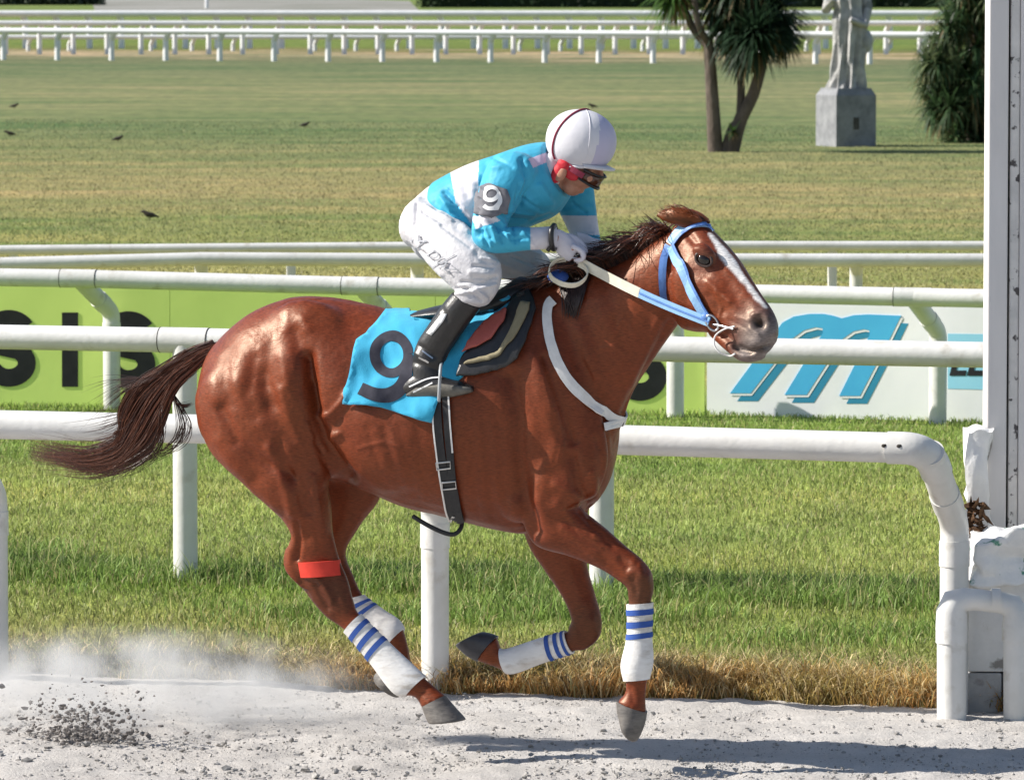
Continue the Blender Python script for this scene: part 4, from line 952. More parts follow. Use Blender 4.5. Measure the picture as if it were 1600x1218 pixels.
# hooves
M['hoof'] = mat('grey_horn', (.17, .155, .14), .55, .35, (.10, .09, .085), 24, .0015, 60, stretch=(1, 1, 3))
M['hoof_dark'] = mat('dark_horn', (.055, .055, .065), .45, .4, (.035, .035, .04), 20, .001, 60)
for st, mt_ in (([(695, 1086, 660, 1104, .045, .14), (712, 1106, 664, 1115, .054, .14), (726, 1122, 669, 1126, .062, .14), (724, 1125, 672, 1129, .058, .14)], 'hoof'),
                ([(1011, 1112, 963, 1093, .045, .125), (1006, 1134, 965, 1110, .053, .125), (996, 1155, 970, 1126, .058, .125), (991, 1158, 972, 1132, .054, .125)], 'hoof'),
                ([(643, 1034, 605, 1035, .044, -.14), (637, 1056, 594, 1044, .053, -.14), (628, 1080, 586, 1054, .060, -.14), (622, 1089, 586, 1060, .056, -.14)], 'hoof'),
                ([(746, 1033, 778, 993, .045, -.13), (730, 1024, 766, 989, .053, -.13), (715, 1010, 754, 987, .060, -.13), (714, 1006, 748, 988, .056, -.13)], 'hoof_dark')):
    MB().rings(loft_rings(st, 28, 5)).build('hoof', M[mt_], horse)

# hair
def hair_mat(name, rough=.38):
    m = bpy.data.materials.new(name); m.use_nodes = True; N, L = m.node_tree.nodes, m.node_tree.links; b = N['Principled BSDF']
    a = N.new('ShaderNodeAttribute'); a.attribute_name = 'Col'; L.new(a.outputs['Color'], b.inputs['Base Color']); b.inputs['Roughness'].default_value = rough; b.inputs['Specular IOR Level'].default_value = .5
    return m
M['hair'] = hair_mat('long_dark_hair')
def strands(name, paths, radii, cols, parent):
    V, F, C = [], [], []
    for pts, r, cc in zip(paths, radii, cols):
        n0 = len(V); n = len(pts); u = None
        for i, p in enumerate(pts):
            t = (pts[min(i + 1, n - 1)] - pts[max(i - 1, 0)]); t /= np.linalg.norm(t) + 1e-9
            if u is None: u = np.cross(t, (0.3, .9, .2)); u /= np.linalg.norm(u)
            u = u - t * (u @ t); u /= np.linalg.norm(u); q = np.cross(t, u)
            f = i / (n - 1); rr_ = r * (1 if f < .5 else max(.1, 1 - ((f - .5) / .5) ** 1.6 * .92))
            for k in range(3):
                a = 2.0944 * k; V.append(p + (u * math.cos(a) + q * math.sin(a)) * rr_); C.append(cc)
        for i in range(n - 1):
            for k in range(3): F.append((n0 + 3 * i + k, n0 + 3 * i + (k + 1) % 3, n0 + 3 * i + 3 + (k + 1) % 3, n0 + 3 * i + 3 + k))
    o = obj(name, V, F, M['hair'], parent); colattr(o.data, np.array(C)); return o
def hpath(ctrl, n): return [np.array(p) for p in bez([tuple(P(x, y, w)) for x, y, w in ctrl], n)]
paths, radii, cols = [], [], []
TAIL = [(338, 540, 14), (300, 562, 15), (262, 592, 20), (232, 632, 36), (208, 675, 36), (184, 708, 28), (140, 720, 20), (85, 712, 15), (25, 702, 10)]
for i in range(1300):
    k = random.gauss(0, .5); k = max(-1.15, min(1.15, k)); j = random.gauss(0, .035); cl = random.random(); start = 0 if cl < .45 else random.choice((1, 1, 2, 2))
    end = len(TAIL) - (random.choice((0, 0, 1, 2, 2, 3)))
    ctrl = []; ph = random.uniform(0, 6.28)
    for q, (x, y, wd) in enumerate(TAIL[start:end]):
        q += start; a = math.radians(58 if q < 5 else 80); amp = wd * k * (1 if q > 0 else .6) + 2.5 * math.sin(q * 1.3 + ph)
        ctrl.append((x + math.cos(a) * amp * (1 if q < 5 else .3), y + math.sin(a) * amp, j * (.5 + q * .25) + .01 * math.sin(q + ph)))
    hp = hpath(ctrl, 40); cut = int(40 * (1 - .20 * random.random() ** 2.2)); hp = hp[:cut:max(1, cut // 15)]; fr_ = P(0, 0, 0); spread = random.gauss(0, .030); hp = [q + np.array((0, 0, spread * max(0, (i_ / len(hp) - .55) / .45) ** 1.5)) for i_, q in enumerate(hp)]
    paths.append(hp); radii.append(random.uniform(.0008, .0022)); g = random.uniform(.5, 1.4)
    tip = random.random() < .5
    cols.append((.075 * g, .024 * g, .013 * g) if not tip else (.17 * g, .06 * g, .03 * g))
for i in range(210):                # loose locks
    r_ = random.random(); jx, jy = random.gauss(0, 6), random.gauss(0, 6); jj = random.gauss(0, .05)
    if r_ < .33: ctrl = [(280, 575, 0), (245, 590, jj), (212 + jx, 597 + jy, jj), (185 + jx * 2, 608 + jy * 2.4, jj), (158 + jx * 3, 628 + jy * 4, jj)]
    elif r_ < .55: ctrl = [(262, 600, 0), (252 + jx * .4, 640, jj), (250 + jx, 680 + jy, jj), (238 + jx, 706 + jy, jj), (205 + jx, 728 + jy, jj), (172 + jx, 738 + jy * .5, jj)]
    elif r_ < .75: ctrl = [(268, 610, 0), (280 + jx * .6, 640, jj), (286 + jx, 668 + jy, jj), (270 + jx, 695 + jy, jj), (235, 712 + jy, jj), (195, 733 + jy, jj)]
    elif r_ < .87: ctrl = [(270, 612, 0), (275, 628, jj), (288, 633 + jy * .3, jj), (300 + jx * .4, 630 + jy * .3, jj)]
    else: ctrl = [(235, 640, 0), (200 + jx, 650 + jy, jj), (170 + jx * 2, 662 + jy * 2, jj), (145 + jx * 3, 668 + jy * 2, jj)]
    paths.append(hpath(ctrl, 16)); radii.append(random.uniform(.0006, .0015)); g = random.uniform(.5, 1.3); cols.append((.06 * g, .022 * g, .012 * g))
tail = strands('tail', paths, radii, cols, horse)
M['dock'] = mat('dark_red_hair', (.09, .028, .014), .5, .4, (.05, .018, .01), 30, .003, 60, stretch=(1, 1, 4))
MB().rings(loft_rings([(352, 528, 346, 566, .05, 0), (318, 542, 322, 570, .042, 0), (286, 560, 292, 585, .036, 0), (256, 586, 268, 604, .028, 0), (238, 606, 250, 622, .014, 0)], 16, 5)).build('tail_dock', M['dock'], horse)
paths, radii, cols = [], [], []
CREST = [(842, 448), (882, 437), (925, 424), (965, 411), (1005, 389), (1040, 365), (1060, 352)]
for i in range(1200):
    x = random.random() ** .8 * 5.4; a = cr([np.array(p, float) for p in CREST], x); w0 = .012 + .01 * x + random.gauss(0, .014); L_ = random.uniform(34, 78) * (1.0 if x < 4.3 else .55)
    d0 = random.gauss(-6, 12) if x > 1.3 else random.gauss(8, 8); near = random.gauss(0, .05); ph = random.uniform(0, 6.28)
    rise = random.uniform(6, 20) * (1.0 if 1.2 < x < 4.8 else .3)
    ctrl = [(a[0] + 3, a[1] + 5, w0), (a[0] - L_ * .12, a[1] - rise * .8, w0 + near * .3), (a[0] - L_ * .42, a[1] - rise + d0 * .2 + 3 * math.sin(ph), w0 + near * .7), (a[0] - L_ * .75, a[1] - rise * .55 + d0 * .6 + 4 * math.sin(ph + 1), w0 + near), (a[0] - L_, a[1] + d0 + 4 * math.sin(ph + 2), w0 + near)]
    paths.append(hpath(ctrl, 12)); radii.append(random.uniform(.0009, .0024)); g = random.uniform(.4, 1.5)
    cols.append((.035 * g, .013 * g, .009 * g) if random.random() < .5 else (.12 * g, .036 * g, .016 * g))
for i in range(150):               # dark strands put in for the hand's shadow on the neck base
    x0 = random.uniform(872, 925); y0 = 440 - (x0 - 872) * .28; tx = 893 + random.gauss(0, 5) + (x0 - 898) * .15; ty = random.uniform(465, 503)
    p0, p1, p2 = S(x0, y0 + 6, .006), S((x0 + tx) / 2 + 2, (y0 + ty) / 2, .012), S(tx, ty, .006)
    paths.append([np.array(q) for q in bez([tuple(p0 + Vector((0, 0, .01))), tuple(p1), tuple(p2)], 10)]); radii.append(random.uniform(.002, .0036)); g = random.uniform(.4, 1.2); cols.append((.028 * g, .012 * g, .009 * g))
for i in range(60):                # forelock blown back between the ears
    jx, jy, jw = random.gauss(0, 5), random.gauss(0, 3), random.gauss(0, .02)
    ctrl = [(1100 + jx, 349 + jy, .09 + jw), (1080 + jx, 338 + jy, .09 + jw), (1060 + jx, 342 + jy, .08 + jw * 2), (1042 + jx * 1.6, 352 + jy * 2, .07 + jw * 2)]
    paths.append(hpath(ctrl, 10)); radii.append(.002); g = random.uniform(.5, 1.4); cols.append((.14 * g, .045 * g, .02 * g))
for i in range(150):               # hair edging the ear and poll
    q = random.random(); x = 1036 + 50 * q; y = 333 - 7 * math.sin(q * 3.1) + random.gauss(0, 2); jw = random.gauss(0, .015)
    ctrl = [(x + 6, y + 5, .145 + jw), (x - 2, y + random.gauss(0, 2), .145 + jw), (x - 10 + random.gauss(0, 4), y + random.gauss(-1, 4), .14 + jw * 2)]
    paths.append(hpath(ctrl, 6)); radii.append(random.uniform(.0008, .0016)); g = random.uniform(.5, 1.4); cols.append((.20 * g, .055 * g, .014 * g))
strands('mane', paths, radii, cols, horse)

# ------------------------------------------------------------------ tack
def pip(x, y, poly):
    c = False; n = len(poly)
    for i in range(n):
        x1, y1 = poly[i]; x2, y2 = poly[i - 1]
        if (y1 > y) != (y2 > y) and x < (x2 - x1) * (y - y1) / (y2 - y1) + x1: c = not c
    return c
def densify(poly, step, closed=True):
    out = []; n = len(poly)
    for i in range(n if closed else n - 1):
        a, b2_ = np.array(poly[i], float), np.array(poly[(i + 1) % n], float); k = max(1, int(np.linalg.norm(b2_ - a) / step))
        out += [tuple(a + (b2_ - a) * q / k) for q in range(k)]
    if not closed: out.append(tuple(poly[-1]))
    return out
def conform(name, poly, off, mt, parent, step=6, thick=.004, bv=None, fold=None, mirrored=False, bv_m=None, smooth=0, w=.15):
    """cloth or leather cut to a pixel outline and laid on a body"""
    bd = densify(poly, step); xs = [p[0] for p in bd]; ys = [p[1] for p in bd]
    pts = [Vector(p) for p in bd]; m = len(pts)
    y = min(ys) + step * .6; row = 0
    while y < max(ys):
        x = min(xs) + (step * .5 if row % 2 else step)
        while x < max(xs):
            if pip(x, y, bd) and min((x - a) ** 2 + (y - b2_) ** 2 for a, b2_ in bd) > (step * .55) ** 2: pts.append(Vector((x, y)))
            x += step
        y += step * .87; row += 1
    co, _, fc, *_r = geometry.delaunay_2d_cdt(pts, [(i, (i + 1) % m) for i in range(m)], [], 1, 1e-4)
    V = []
    for p in co:
        o_ = off + (fold(p.x, p.y) if fold else 0); V.append(S(p.x, p.y, o_, w, bv))
    faces = [tuple(f) for f in fc if len(f) == 3]
    def mk(V, fl):
        ob = obj(name, V, [f[::-1] for f in faces] if fl else faces, mt, parent)
        if smooth: smooth_mesh(ob.data, smooth, .5, 0)
        bm = bmesh.new(); bm.from_mesh(ob.data)
        ctr_ = sum((q.co for q in bm.verts), Vector()) / len(bm.verts); avg = sum((f.normal for f in bm.faces), Vector())
        side = (-FWD if not fl else FWD)
        if avg.dot(side) < 0: bmesh.ops.reverse_faces(bm, faces=bm.faces)
        bm.to_mesh(ob.data); bm.free()
        md = ob.modifiers.new('t', 'SOLIDIFY'); md.thickness = thick; md.offset = -1
        return ob
    ob = mk(V, False)
    if mirrored:
        W = []
        for q in V:
            r_ = mirror(q); h = BV.find_nearest(r_); W.append(h[0] + h[1] * off)
        mk(W, True)
    return ob
def strap(name, path, width, off, mt, parent, step=5, thick=.004, bv=None, mirrored=False, edges=None, w=.15, extra=None):
    """strap along a pixel path; width in pixels"""
    pp_ = bez([(x, y, 0) for x, y in path], max(6, int(sum(math.dist(a, b2_) for a, b2_ in zip(path[:-1], path[1:])) / step)))
    rows = []
    for i, p in enumerate(pp_):
        t = pp_[min(i + 1, len(pp_) - 1)] - pp_[max(i - 1, 0)]; t /= np.linalg.norm(t); nn = np.array([-t[1], t[0]])
        rows.append([S(p[0] + nn[0] * k * width / 2, p[1] + nn[1] * k * width / 2, off, w, bv) for k in (-1, 0, 1)])
    def mk(rows):
        V = [q for r in rows for q in r]; F = []
        for i in range(len(rows) - 1):
            for k in range(2): F.append((3 * i + k, 3 * i + k + 1, 3 * i + k + 4, 3 * i + k + 3))
        ob = obj(name, V, F, mt, parent, False); md = ob.modifiers.new('t', 'SOLIDIFY'); md.thickness = thick; md.offset = 0; return ob
    ob = mk(rows)
    if mirrored:
        W = []
        for r in rows:
            q2 = []
            for q in r:
                h = BV.find_nearest(mirror(q)); q2.append(h[0] + h[1] * off)
            W.append(q2)
        mk(W)
    return ob
def band(name, pts, width_dir, wdt, mt, parent, thick=.003):    # taut strap through the air
    V, F = [], []
    for i, p in enumerate(pts):
        wd = width_dir if not isinstance(width_dir, list) else width_dir[i]
        V += [Vector(p) + wd * wdt / 2, Vector(p) - wd * wdt / 2]
    for i in range(len(pts) - 1): F.append((2 * i, 2 * i + 1, 2 * i + 3, 2 * i + 2))
    ob = obj(name, V, F, mt, parent, False); md = ob.modifiers.new('t', 'SOLIDIFY'); md.thickness = thick; md.offset = 0; return ob
M['cloth'] = mat('turquoise_cotton', (.034, .37, .58), .75, .25, (.028, .32, .52), 18, .0015, 260, sheen=.2)
M['num_dark'] = mat('charcoal_felt', (.028, .028, .040), .8, .2, (.04, .04, .055), 40)
M['leather'] = mat('black_leather', (.014, .013, .013), .38, .5, (.022, .02, .02), 30, .0008, 120)
M['rubber'] = mat('dull_black_webbing', (.022, .022, .024), .6, .35, (.03, .03, .032), 60)
M['redpad'] = mat('dusty_red_leather', (.40, .095, .075), .55, .35, (.33, .075, .06), 14, .001, 120)
M['olive'] = mat('pale_olive_felt', (.27, .235, .15), .8, .2, (.22, .19, .12), 20, .001, 150)
M['white_web'] = mat('white_webbing', (.78, .76, .74), .6, .3, (.66, .64, .62), 22, .0008, 200)
M['cream_web'] = mat('cream_webbing', (.74, .70, .58), .6, .3, (.62, .58, .47), 22, .0008, 200)
M['blue_web'] = mat('blue_webbing', (.10, .22, .52), .5, .4, (.08, .18, .46), 25, .0008, 200)
M['pale_blue_web'] = mat('pale_blue_webbing', (.26, .46, .70), .5, .4, (.22, .40, .64), 25, .0008, 200)
M['steel'] = mat('steel', (.55, .55, .55), .28, .5, metal=1.0)
M['stripe'] = mat('blue_stripe', (.045, .10, .36), .75, .2, (.035, .085, .30), 30)
M['wrap'] = mat('white_bandage', (.78, .77, .76), .8, .2, (.66, .64, .62), 12, .0016, 55, stretch=(1, 1, 2.5), third=((.50, .46, .42), 9, .56, .14))
M['hockband'] = mat('red_band', (.66, .05, .03), .6, .3, (.55, .04, .025), 22)

sc_ = thing('saddle_cloth', 'turquoise saddle cloth with a big dark number 9 under the saddle', 'saddle cloth', P(640, 560, .25))
CLOTH = [(602, 486), (590, 500), (577, 514), (572, 522), (558, 534), (548, 580), (535, 630), (566, 634), (598, 637), (640, 650), (676, 660), (683, 640), (690, 615), (718, 594), (742, 572), (780, 520), (800, 474), (770, 472), (700, 484), (650, 488)]
def cfold(x, y):
    return .010 + .006 * math.sin((x * .5 + y) * .085) + .006 * math.sin((x - y * .4) * .06 + 1) + .014 * mnoise.noise(Vector((x * .02, y * .025, 3))) + .006 * mnoise.noise(Vector((x * .06, y * .05, 9))) + .012 * max(0, (y - 600) / 60) * (.5 + .5 * math.sin(x * .09))
conform('cloth', CLOTH, .006, M['cloth'], sc_, 5, .004, fold=cfold, mirrored=True)
def rotp(pts, cx, cy, ang, sx=1, sy=1):
    a = math.radians(ang); return [(cx + sx * x * math.cos(a) - sy * y * math.sin(a), cy + sx * x * math.sin(a) + sy * y * math.cos(a)) for x, y in pts]
# ring of the 9 and its tail (two pieces: closed ring with hole built as strokes)
def stroke_on(name, path, width, off, mt, parent, bv=None, fold=None, step=4, cols=3):
    L0 = sum(math.dist(a, b2_) for a, b2_ in zip(path[:-1], path[1:])); pp_ = bez([(x, y, 0) for x, y in path], max(6, int(L0 / step))); V, F = [], []
    for i, p in enumerate(pp_):
        t = pp_[min(i + 1, len(pp_) - 1)] - pp_[max(i - 1, 0)]; t /= np.linalg.norm(t); nn = np.array([-t[1], t[0]])
        wd = width if not callable(width) else width(i / (len(pp_) - 1))
        for k in range(cols + 1):
            q = (k / cols - .5) * wd; X, Y = p[0] + nn[0] * q, p[1] + nn[1] * q; V.append(S(X, Y, off + (fold(X, Y) if fold else 0), .2, bv))
    m_ = cols + 1
    for i in range(len(pp_) - 1):
        for k in range(cols): F.append((i * m_ + k, i * m_ + k + 1, (i + 1) * m_ + k + 1, (i + 1) * m_ + k))
    return obj(name, V, F, mt, parent)
# ring: outer ellipse centre (614,558) 34 x 35, band 17
ring = [(614 + 26.5 * math.cos(a), 557 + 27 * math.sin(a)) for a in np.linspace(0, 2 * math.pi, 26)]
stroke_on('numeral', ring, 15.5, .0085, M['num_dark'], sc_, fold=cfold, cols=4)
tailp = [(641, 560), (640, 582), (632, 602), (616, 616), (594, 619), (566, 608)]
stroke_on('numeral', tailp, lambda t: 14 + 8 * math.sin(t * 2.4), .009, M['num_dark'], sc_, fold=cfold, cols=4)

sd = thing('racing_saddle', 'small black racing saddle with a dusty red and olive trimmed flap', 'saddle', P(760, 480, 0))
b = MB(); b.rings(loft_rings([(650, 486, 652, 500, .10, 0), (690, 476, 694, 500, .14, 0), (740, 468, 745, 500, .15, 0), (785, 450, 795, 495, .13, 0), (812, 432, 828, 480, .09, 0), (830, 440, 842, 465, .04, 0)], 24, 5))
b.build('seat', M['leather'], sd)
def spoly(off, poly, mt, name, th_, sm=2): return conform(name, poly, off, mt, sd, 6, th_, smooth=sm, mirrored=(name == 'flap'))
spoly(.026, [(712, 592), (722, 560), (742, 534), (772, 505), (797, 482), (806, 462), (796, 446), (790, 436), (812, 440), (834, 462), (842, 486), (832, 512), (822, 545), (812, 563), (785, 578), (745, 590)], M['leather'], 'flap', .010)
spoly(.036, [(724, 576), (728, 566), (752, 560), (781, 550), (796, 524), (810, 492), (816, 476), (834, 478), (828, 496), (812, 528), (789, 552), (786, 560), (756, 570)], M['olive'], 'trim', .008)
spoly(.040, [(722, 558), (738, 533), (766, 504), (796, 487), (800, 492), (792, 512), (772, 536), (750, 549)], M['redpad'], 'pad', .008)
spoly(.034, [(770, 470), (790, 452), (800, 464), (786, 480)], M['cloth'], 'lining', .006)
gi = thing('girth', 'black girth straps with a pale edge and buckles round the belly', 'girth', P(700, 720, .28))
g1 = [(684, 618), (685, 660), (690, 705), (697, 750), (706, 795), (714, 815)]
g2 = [(698, 612), (700, 660), (704, 705), (709, 750), (716, 790), (722, 812)]
strap('strap', g1, 13, .012, M['rubber'], gi, mirrored=True, thick=.006); strap('strap', g2, 11, .014, M['rubber'], gi, mirrored=True, thick=.006)
strap('edging', [(x - 6.5, y) for x, y in g1], 2.2, .017, M['white_web'], gi, thick=.003); strap('edging', [(x + 4.5, y) for x, y in g2[:3]], 2.4, .019, M['white_web'], gi, thick=.003)
for (x, y) in ((694, 724), (703, 754)):
    pts = [S(x + dx, y + dy, .020) for dx, dy in ((-10, -4), (11, -6), (12, 4), (-9, 6), (-10, -4))]
    MB().tube(pts, .0035, 8).build('buckle', M['steel'], gi)
MB().tube([Vector(p) for p in bez([tuple(P(x, y, w)) for x, y, w in ((645, 806, .12), (668, 820, .12), (694, 832, .11), (710, 834, .10), (720, 825, .08), (722, 812, .06), (724, 800, .06))], 20)], .0085, 10).build('loose_end', M['rubber'], gi)
bs = thing('breast_strap', 'white webbing strap running down the base of the horse neck to the chest', 'strap', P(900, 600, .2))
bp_ = [(866, 470), (857, 480), (855, 505), (863, 545), (884, 590), (916, 625), (950, 648), (974, 660)]
strap('webbing', bp_, 15, .010, M['white_web'], bs, thick=.006, mirrored=True)

br = thing('bridle', 'blue webbing bridle on the horse head with a steel bit ring', 'bridle', P(1070, 400, .2))
strap('headpiece', [(1116, 352), (1096, 350), (1076, 354), (1060, 366), (1049, 382)], 12, .008, M['pale_blue_web'], br, thick=.005)
strap('headpiece', [(1118, 355), (1098, 354), (1080, 358), (1066, 368), (1054, 384)], 4, .012, M['blue_web'], br, thick=.004)
strap('throat_strap', [(1047, 384), (1038, 408), (1036, 440), (1038, 472)], 11, .010, M['blue_web'], br, thick=.004)
strap('cheekpiece', [(1050, 386), (1062, 412), (1078, 448), (1094, 478), (1108, 496)], 12, .010, M['pale_blue_web'], br, thick=.005)
strap('cheekpiece', [(1056, 384), (1068, 410), (1084, 446), (1100, 474), (1112, 492)], 3.5, .014, M['blue_web'], br, thick=.004)
rc = S(1118, 503, .014)
ringp = [rc + e1 * .026 * math.cos(a) + Vector((0, 0, 1)) * .026 * math.sin(a) + HN * .004 for a in np.linspace(0, 2 * math.pi, 22)]
MB().tube(ringp, .0045, 8, False).build('bit_ring', M['steel'], br)
MB().ellipsoid(S(1106, 494, .016), [e1 * .020, e2 * .016, e3 * .012], 14, 8).build('keeper', M['blue_web'], br)
MB().tube([Vector(p) for p in bez([tuple(S(1150, 510, .008)), tuple(P(1132, 514, .30)), tuple(P(1118, 524, .30)), tuple(P(1116, 538, .30)), tuple(P(1124, 550, .30)), tuple(P(1140, 556, .29)), tuple(S(1150, 552, .006))], 24)], .0032, 8).build('lip_strap', M['white_web'], br)
MB().tube([S(1118, 505, .012), S(1132, 508, .010), S(1148, 514, .006)], .005, 8).build('bit_bar', M['steel'], br)
rn = thing('reins', 'taut near rein, cream by the hand and blue towards the bit', 'reins', P(1000, 460, .2))
hand = P(905, 409, .13); bit = rc + HN * .01
updir = Vector((0, 0, 1)); q = bit - hand
def rp(t): return hand + q * t + Vector((0, 0, -.012 * math.sin(math.pi * t)))
wdir = (updir - q.normalized() * updir.dot(q.normalized())).normalized()
band('rein', [rp(t) for t in np.linspace(0, .46, 9)], wdir, .036, M['cream_web'], rn, .005)
band('rein', [rp(t) for t in np.linspace(.455, .98, 10)], wdir, .034, M['pale_blue_web'], rn, .005)
band('rein_seam', [rp(t) + HN * .004 for t in np.linspace(.46, .98, 10)], wdir, .006, M['blue_web'], rn, .003)
hand2 = P(935, 404, -.10); bit2 = mirror(rc) + HN * .2
band('rein', [hand2.lerp(bit2, t) for t in np.linspace(0, 1, 8)], wdir, .034, M['blue_web'], rn, .005)
loop = [Vector(p) for p in bez([tuple(P(x, y, w)) for x, y, w in ((885, 405, .12), (868, 408, .14), (858, 420, .15), (862, 434, .16), (880, 444, .19), (900, 445, .19), (914, 436, .18), (918, 424, .15), (908, 412, .13))], 24)]
band('rein_loop', loop, [(updir * .6 + HH * .3 + HN * .5).normalized()] * 25, .024, M['cream_web'], rn, .004)
MB().ellipsoid(P(872, 432, .10), [HH * .04, Vector((0, 0, .025)), HN * .04], 12, 8).build('rein_knot', M['stripe'], rn)

# leg wraps
def wrap(label, st, x0, x1, stripes, cat='leg wrap'):
    rings = loft_rings(st, 32, 8, x0, x1, .009); t = thing('leg_wrap', label, cat, rings[0][0], 'white leg wraps with blue stripes')
    end0 = loft_rings(st, 32, 8, x0, x1, .002); MB().rings([end0[0]] + rings + [end0[-1]], False).build('bandage', M['wrap'], t)
    for a, bb in stripes: MB().rings(loft_rings(st, 32, 8, a, bb, .0115, steps=3), False).build('stripe', M['stripe'], t)
wrap('striped white leg wrap on the near hind leg', NHIND, 9.0, 11.55, [(9.22, 9.36), (9.52, 9.66), (9.82, 9.96)])
wrap('white leg wrap on the far hind leg, mostly hidden behind the near one', FHIND, 5.9, 8.35, [(6.15, 6.3), (6.45, 6.6)])
wrap('striped white leg wrap on the straight near foreleg', NFORE, 9.0, 11.95, [(9.22, 9.40), (9.58, 9.76), (9.93, 10.11)])
wrap('striped white leg wrap on the folded far foreleg', FFORE, 7.0, 9.3, [(7.10, 7.22), (7.35, 7.48), (7.62, 7.75)])
hbnd = MB().rings(loft_rings([(529, 874, 466, 877, .060, .14), (532, 886, 468, 889, .058, .14), (536, 897, 471, 901, .056, .14)], 32, 4, grow=.004), True).build('hock_band', M['hockband'])
tag(hbnd, 'red band round the hock of the near hind leg', 'leg band')

# ================================================================== RIDER
def sculpt2(me, k, strokes): sculpt(me, [(q[0], q[1], q[2] * k) + tuple(q[3:]) for q in strokes])
M['silk'] = mat('silk', (1, 1, 1), .58, .28, (.84, .84, .84), 9, .0035, 30, attr='Col', sheen=.1)
M['breeches'] = mat('white_breeches', (.62, .61, .62), .75, .2, (.52, .51, .54), 10, .008, 24)
def skin_mat():
    m = mat('skin', (.46, .23, .15), .5, .4, (.38, .17, .11), 30, .0006, 200); m.node_tree.nodes['Principled BSDF'].inputs['Subsurface Weight'].default_value = .08; return m
M['skin'] = skin_mat()
M['helmet'] = mat('white_helmet_cover', (.66, .65, .68), .5, .35, (.61, .60, .64), 8, .001, 60)
M['helmet_shade'] = mat('shaded_white_cover', (.50, .48, .62), .5, .35, (.46, .44, .58), 8, .001, 60)  # shaded tone of the white helmet cover, painted as pale lilac
M['lens'] = mat('brown_goggle_lens', (.05, .018, .010), .08, .6, (.09, .035, .02), 14)
M['red'] = mat('red_cloth', (.60, .03, .045), .6, .3, (.45, .02, .03), 30, .002, 60)
M['seam'] = mat('dark_red_cord', (.25, .03, .06), .6, .3)
M['glove'] = mat('white_glove', (.62, .60, .66), .7, .25, (.64, .62, .68), 20, .0015, 80)
M['ink'] = mat('grey_ink', (.22, .23, .26), .7, .2, (.42, .43, .46), 90)
M['white_print'] = mat('white_print', (.82, .82, .82), .6, .3, (.78, .78, .78), 9)
M['armband'] = mat('grey_armband', (.13, .13, .15), .7, .3, (.17, .17, .19), 30)
rider = thing('person', 'jockey in turquoise and white silks and white helmet crouched over the galloping horse', 'person', P(700, 450, 0))
TORSO = [(628, 345, 640, 380, .07, 0), (648, 308, 676, 412, .155, 0), (684, 281, 738, 398, .168, 0), (728, 258, 778, 378, .172, 0), (774, 242, 824, 356, .185, 0), (818, 227, 864, 338, .190, 0),
         (848, 222, 886, 312, .13, 0), (860, 236, 886, 296, .07, 0)]
NARM = [(842, 262, 775, 246, .055, .13), (832, 285, 758, 268, .066, .175), (808, 322, 746, 306, .060, .215), (792, 350, 739, 342, .056, .235), (793, 356, 741, 378, .055, .245), (802, 354, 770, 395, .052, .24),
        (830, 355, 826, 391, .044, .215), (869, 353, 868, 388, .034, .162)]
FARM = [(905, 262, 858, 262, .055, -.13), (925, 288, 866, 302, .058, -.17), (930, 320, 872, 326, .052, -.19), (934, 350, 884, 352, .046, -.18), (938, 376, 900, 386, .04, -.15), (940, 392, 912, 402, .034, -.12)]
NLEG = [(674, 306, 646, 388, .10, .07), (706, 330, 650, 388, .098, .13), (742, 364, 668, 410, .092, .19), (768, 392, 692, 436, .088, .225), (782, 420, 712, 455, .075, .24), (778, 452, 711, 462, .066, .245),
        (764, 474, 712, 462, .058, .24), (748, 480, 708, 462, .054, .24)]
FLEG = [(700, 330, 650, 390, .11, -.07), (742, 350, 690, 412, .10, -.13), (800, 372, 772, 432, .085, -.19), (846, 392, 822, 444, .075, -.215), (862, 420, 822, 455, .066, -.225), (850, 455, 812, 462, .06, -.235), (836, 480, 800, 470, .055, -.24)]
HEADC = P(905, 232, .02); pit = math.radians(33)
hf = HH * math.cos(pit) - Vector((0, 0, math.sin(pit))); hu = HH * math.sin(pit) + Vector((0, 0, math.cos(pit)))
def hand_mb(b, w0, dx, dy, g, sgn=1):
    b.rings(loft_rings([(858 + dx, 354 + dy, 856 + dx, 386 + dy, .020 * g, w0 + .02 * sgn), (868 + dx, 356 + dy, 865 + dx, 387 + dy, .020 * g, w0), (884 + dx, 363 + dy, 872 + dx, 398 + dy, .026 * g, w0 - .02 * sgn), (899 + dx, 378 + dy, 883 + dx, 406 + dy, .028 * g, w0 - .035 * sgn), (905 + dx, 388 + dy, 890 + dx, 409 + dy, .024 * g, w0 - .04 * sgn)], 16, 4))
    for i, wo in enumerate((.0, -.020, -.040, -.060)):
        l = (1, 1.08, 1.02, .85)[i]; ww = w0 + (wo + .0) * sgn
        pts = [P(894 + dx, 384 + dy + i, ww), P(906 + dx, 390 + dy + i, ww), P(909 + dx + 3 * l, 398 + dy + i, ww), P(905 + dx + 2 * l, 406 + dy + i, ww - .002), P(897 + dx, 404 + dy + i, ww - .004)]
        b.tube([Vector(p) for p in bez([tuple(p) for p in pts], 10)], [.0105 * g] * 8 + [.010 * g, .009 * g, .006 * g], 10)
    pts = [P(880 + dx, 368 + dy, w0 - .03 * sgn), P(896 + dx, 372 + dy, w0 - .055 * sgn), P(910 + dx, 384 + dy, w0 - .06 * sgn), P(917 + dx, 396 + dy, w0 - .055 * sgn)]
    b.tube([Vector(p) for p in bez([tuple(p) for p in pts], 8)], [.013 * g] * 6 + [.012 * g, .010 * g, .007 * g], 10)
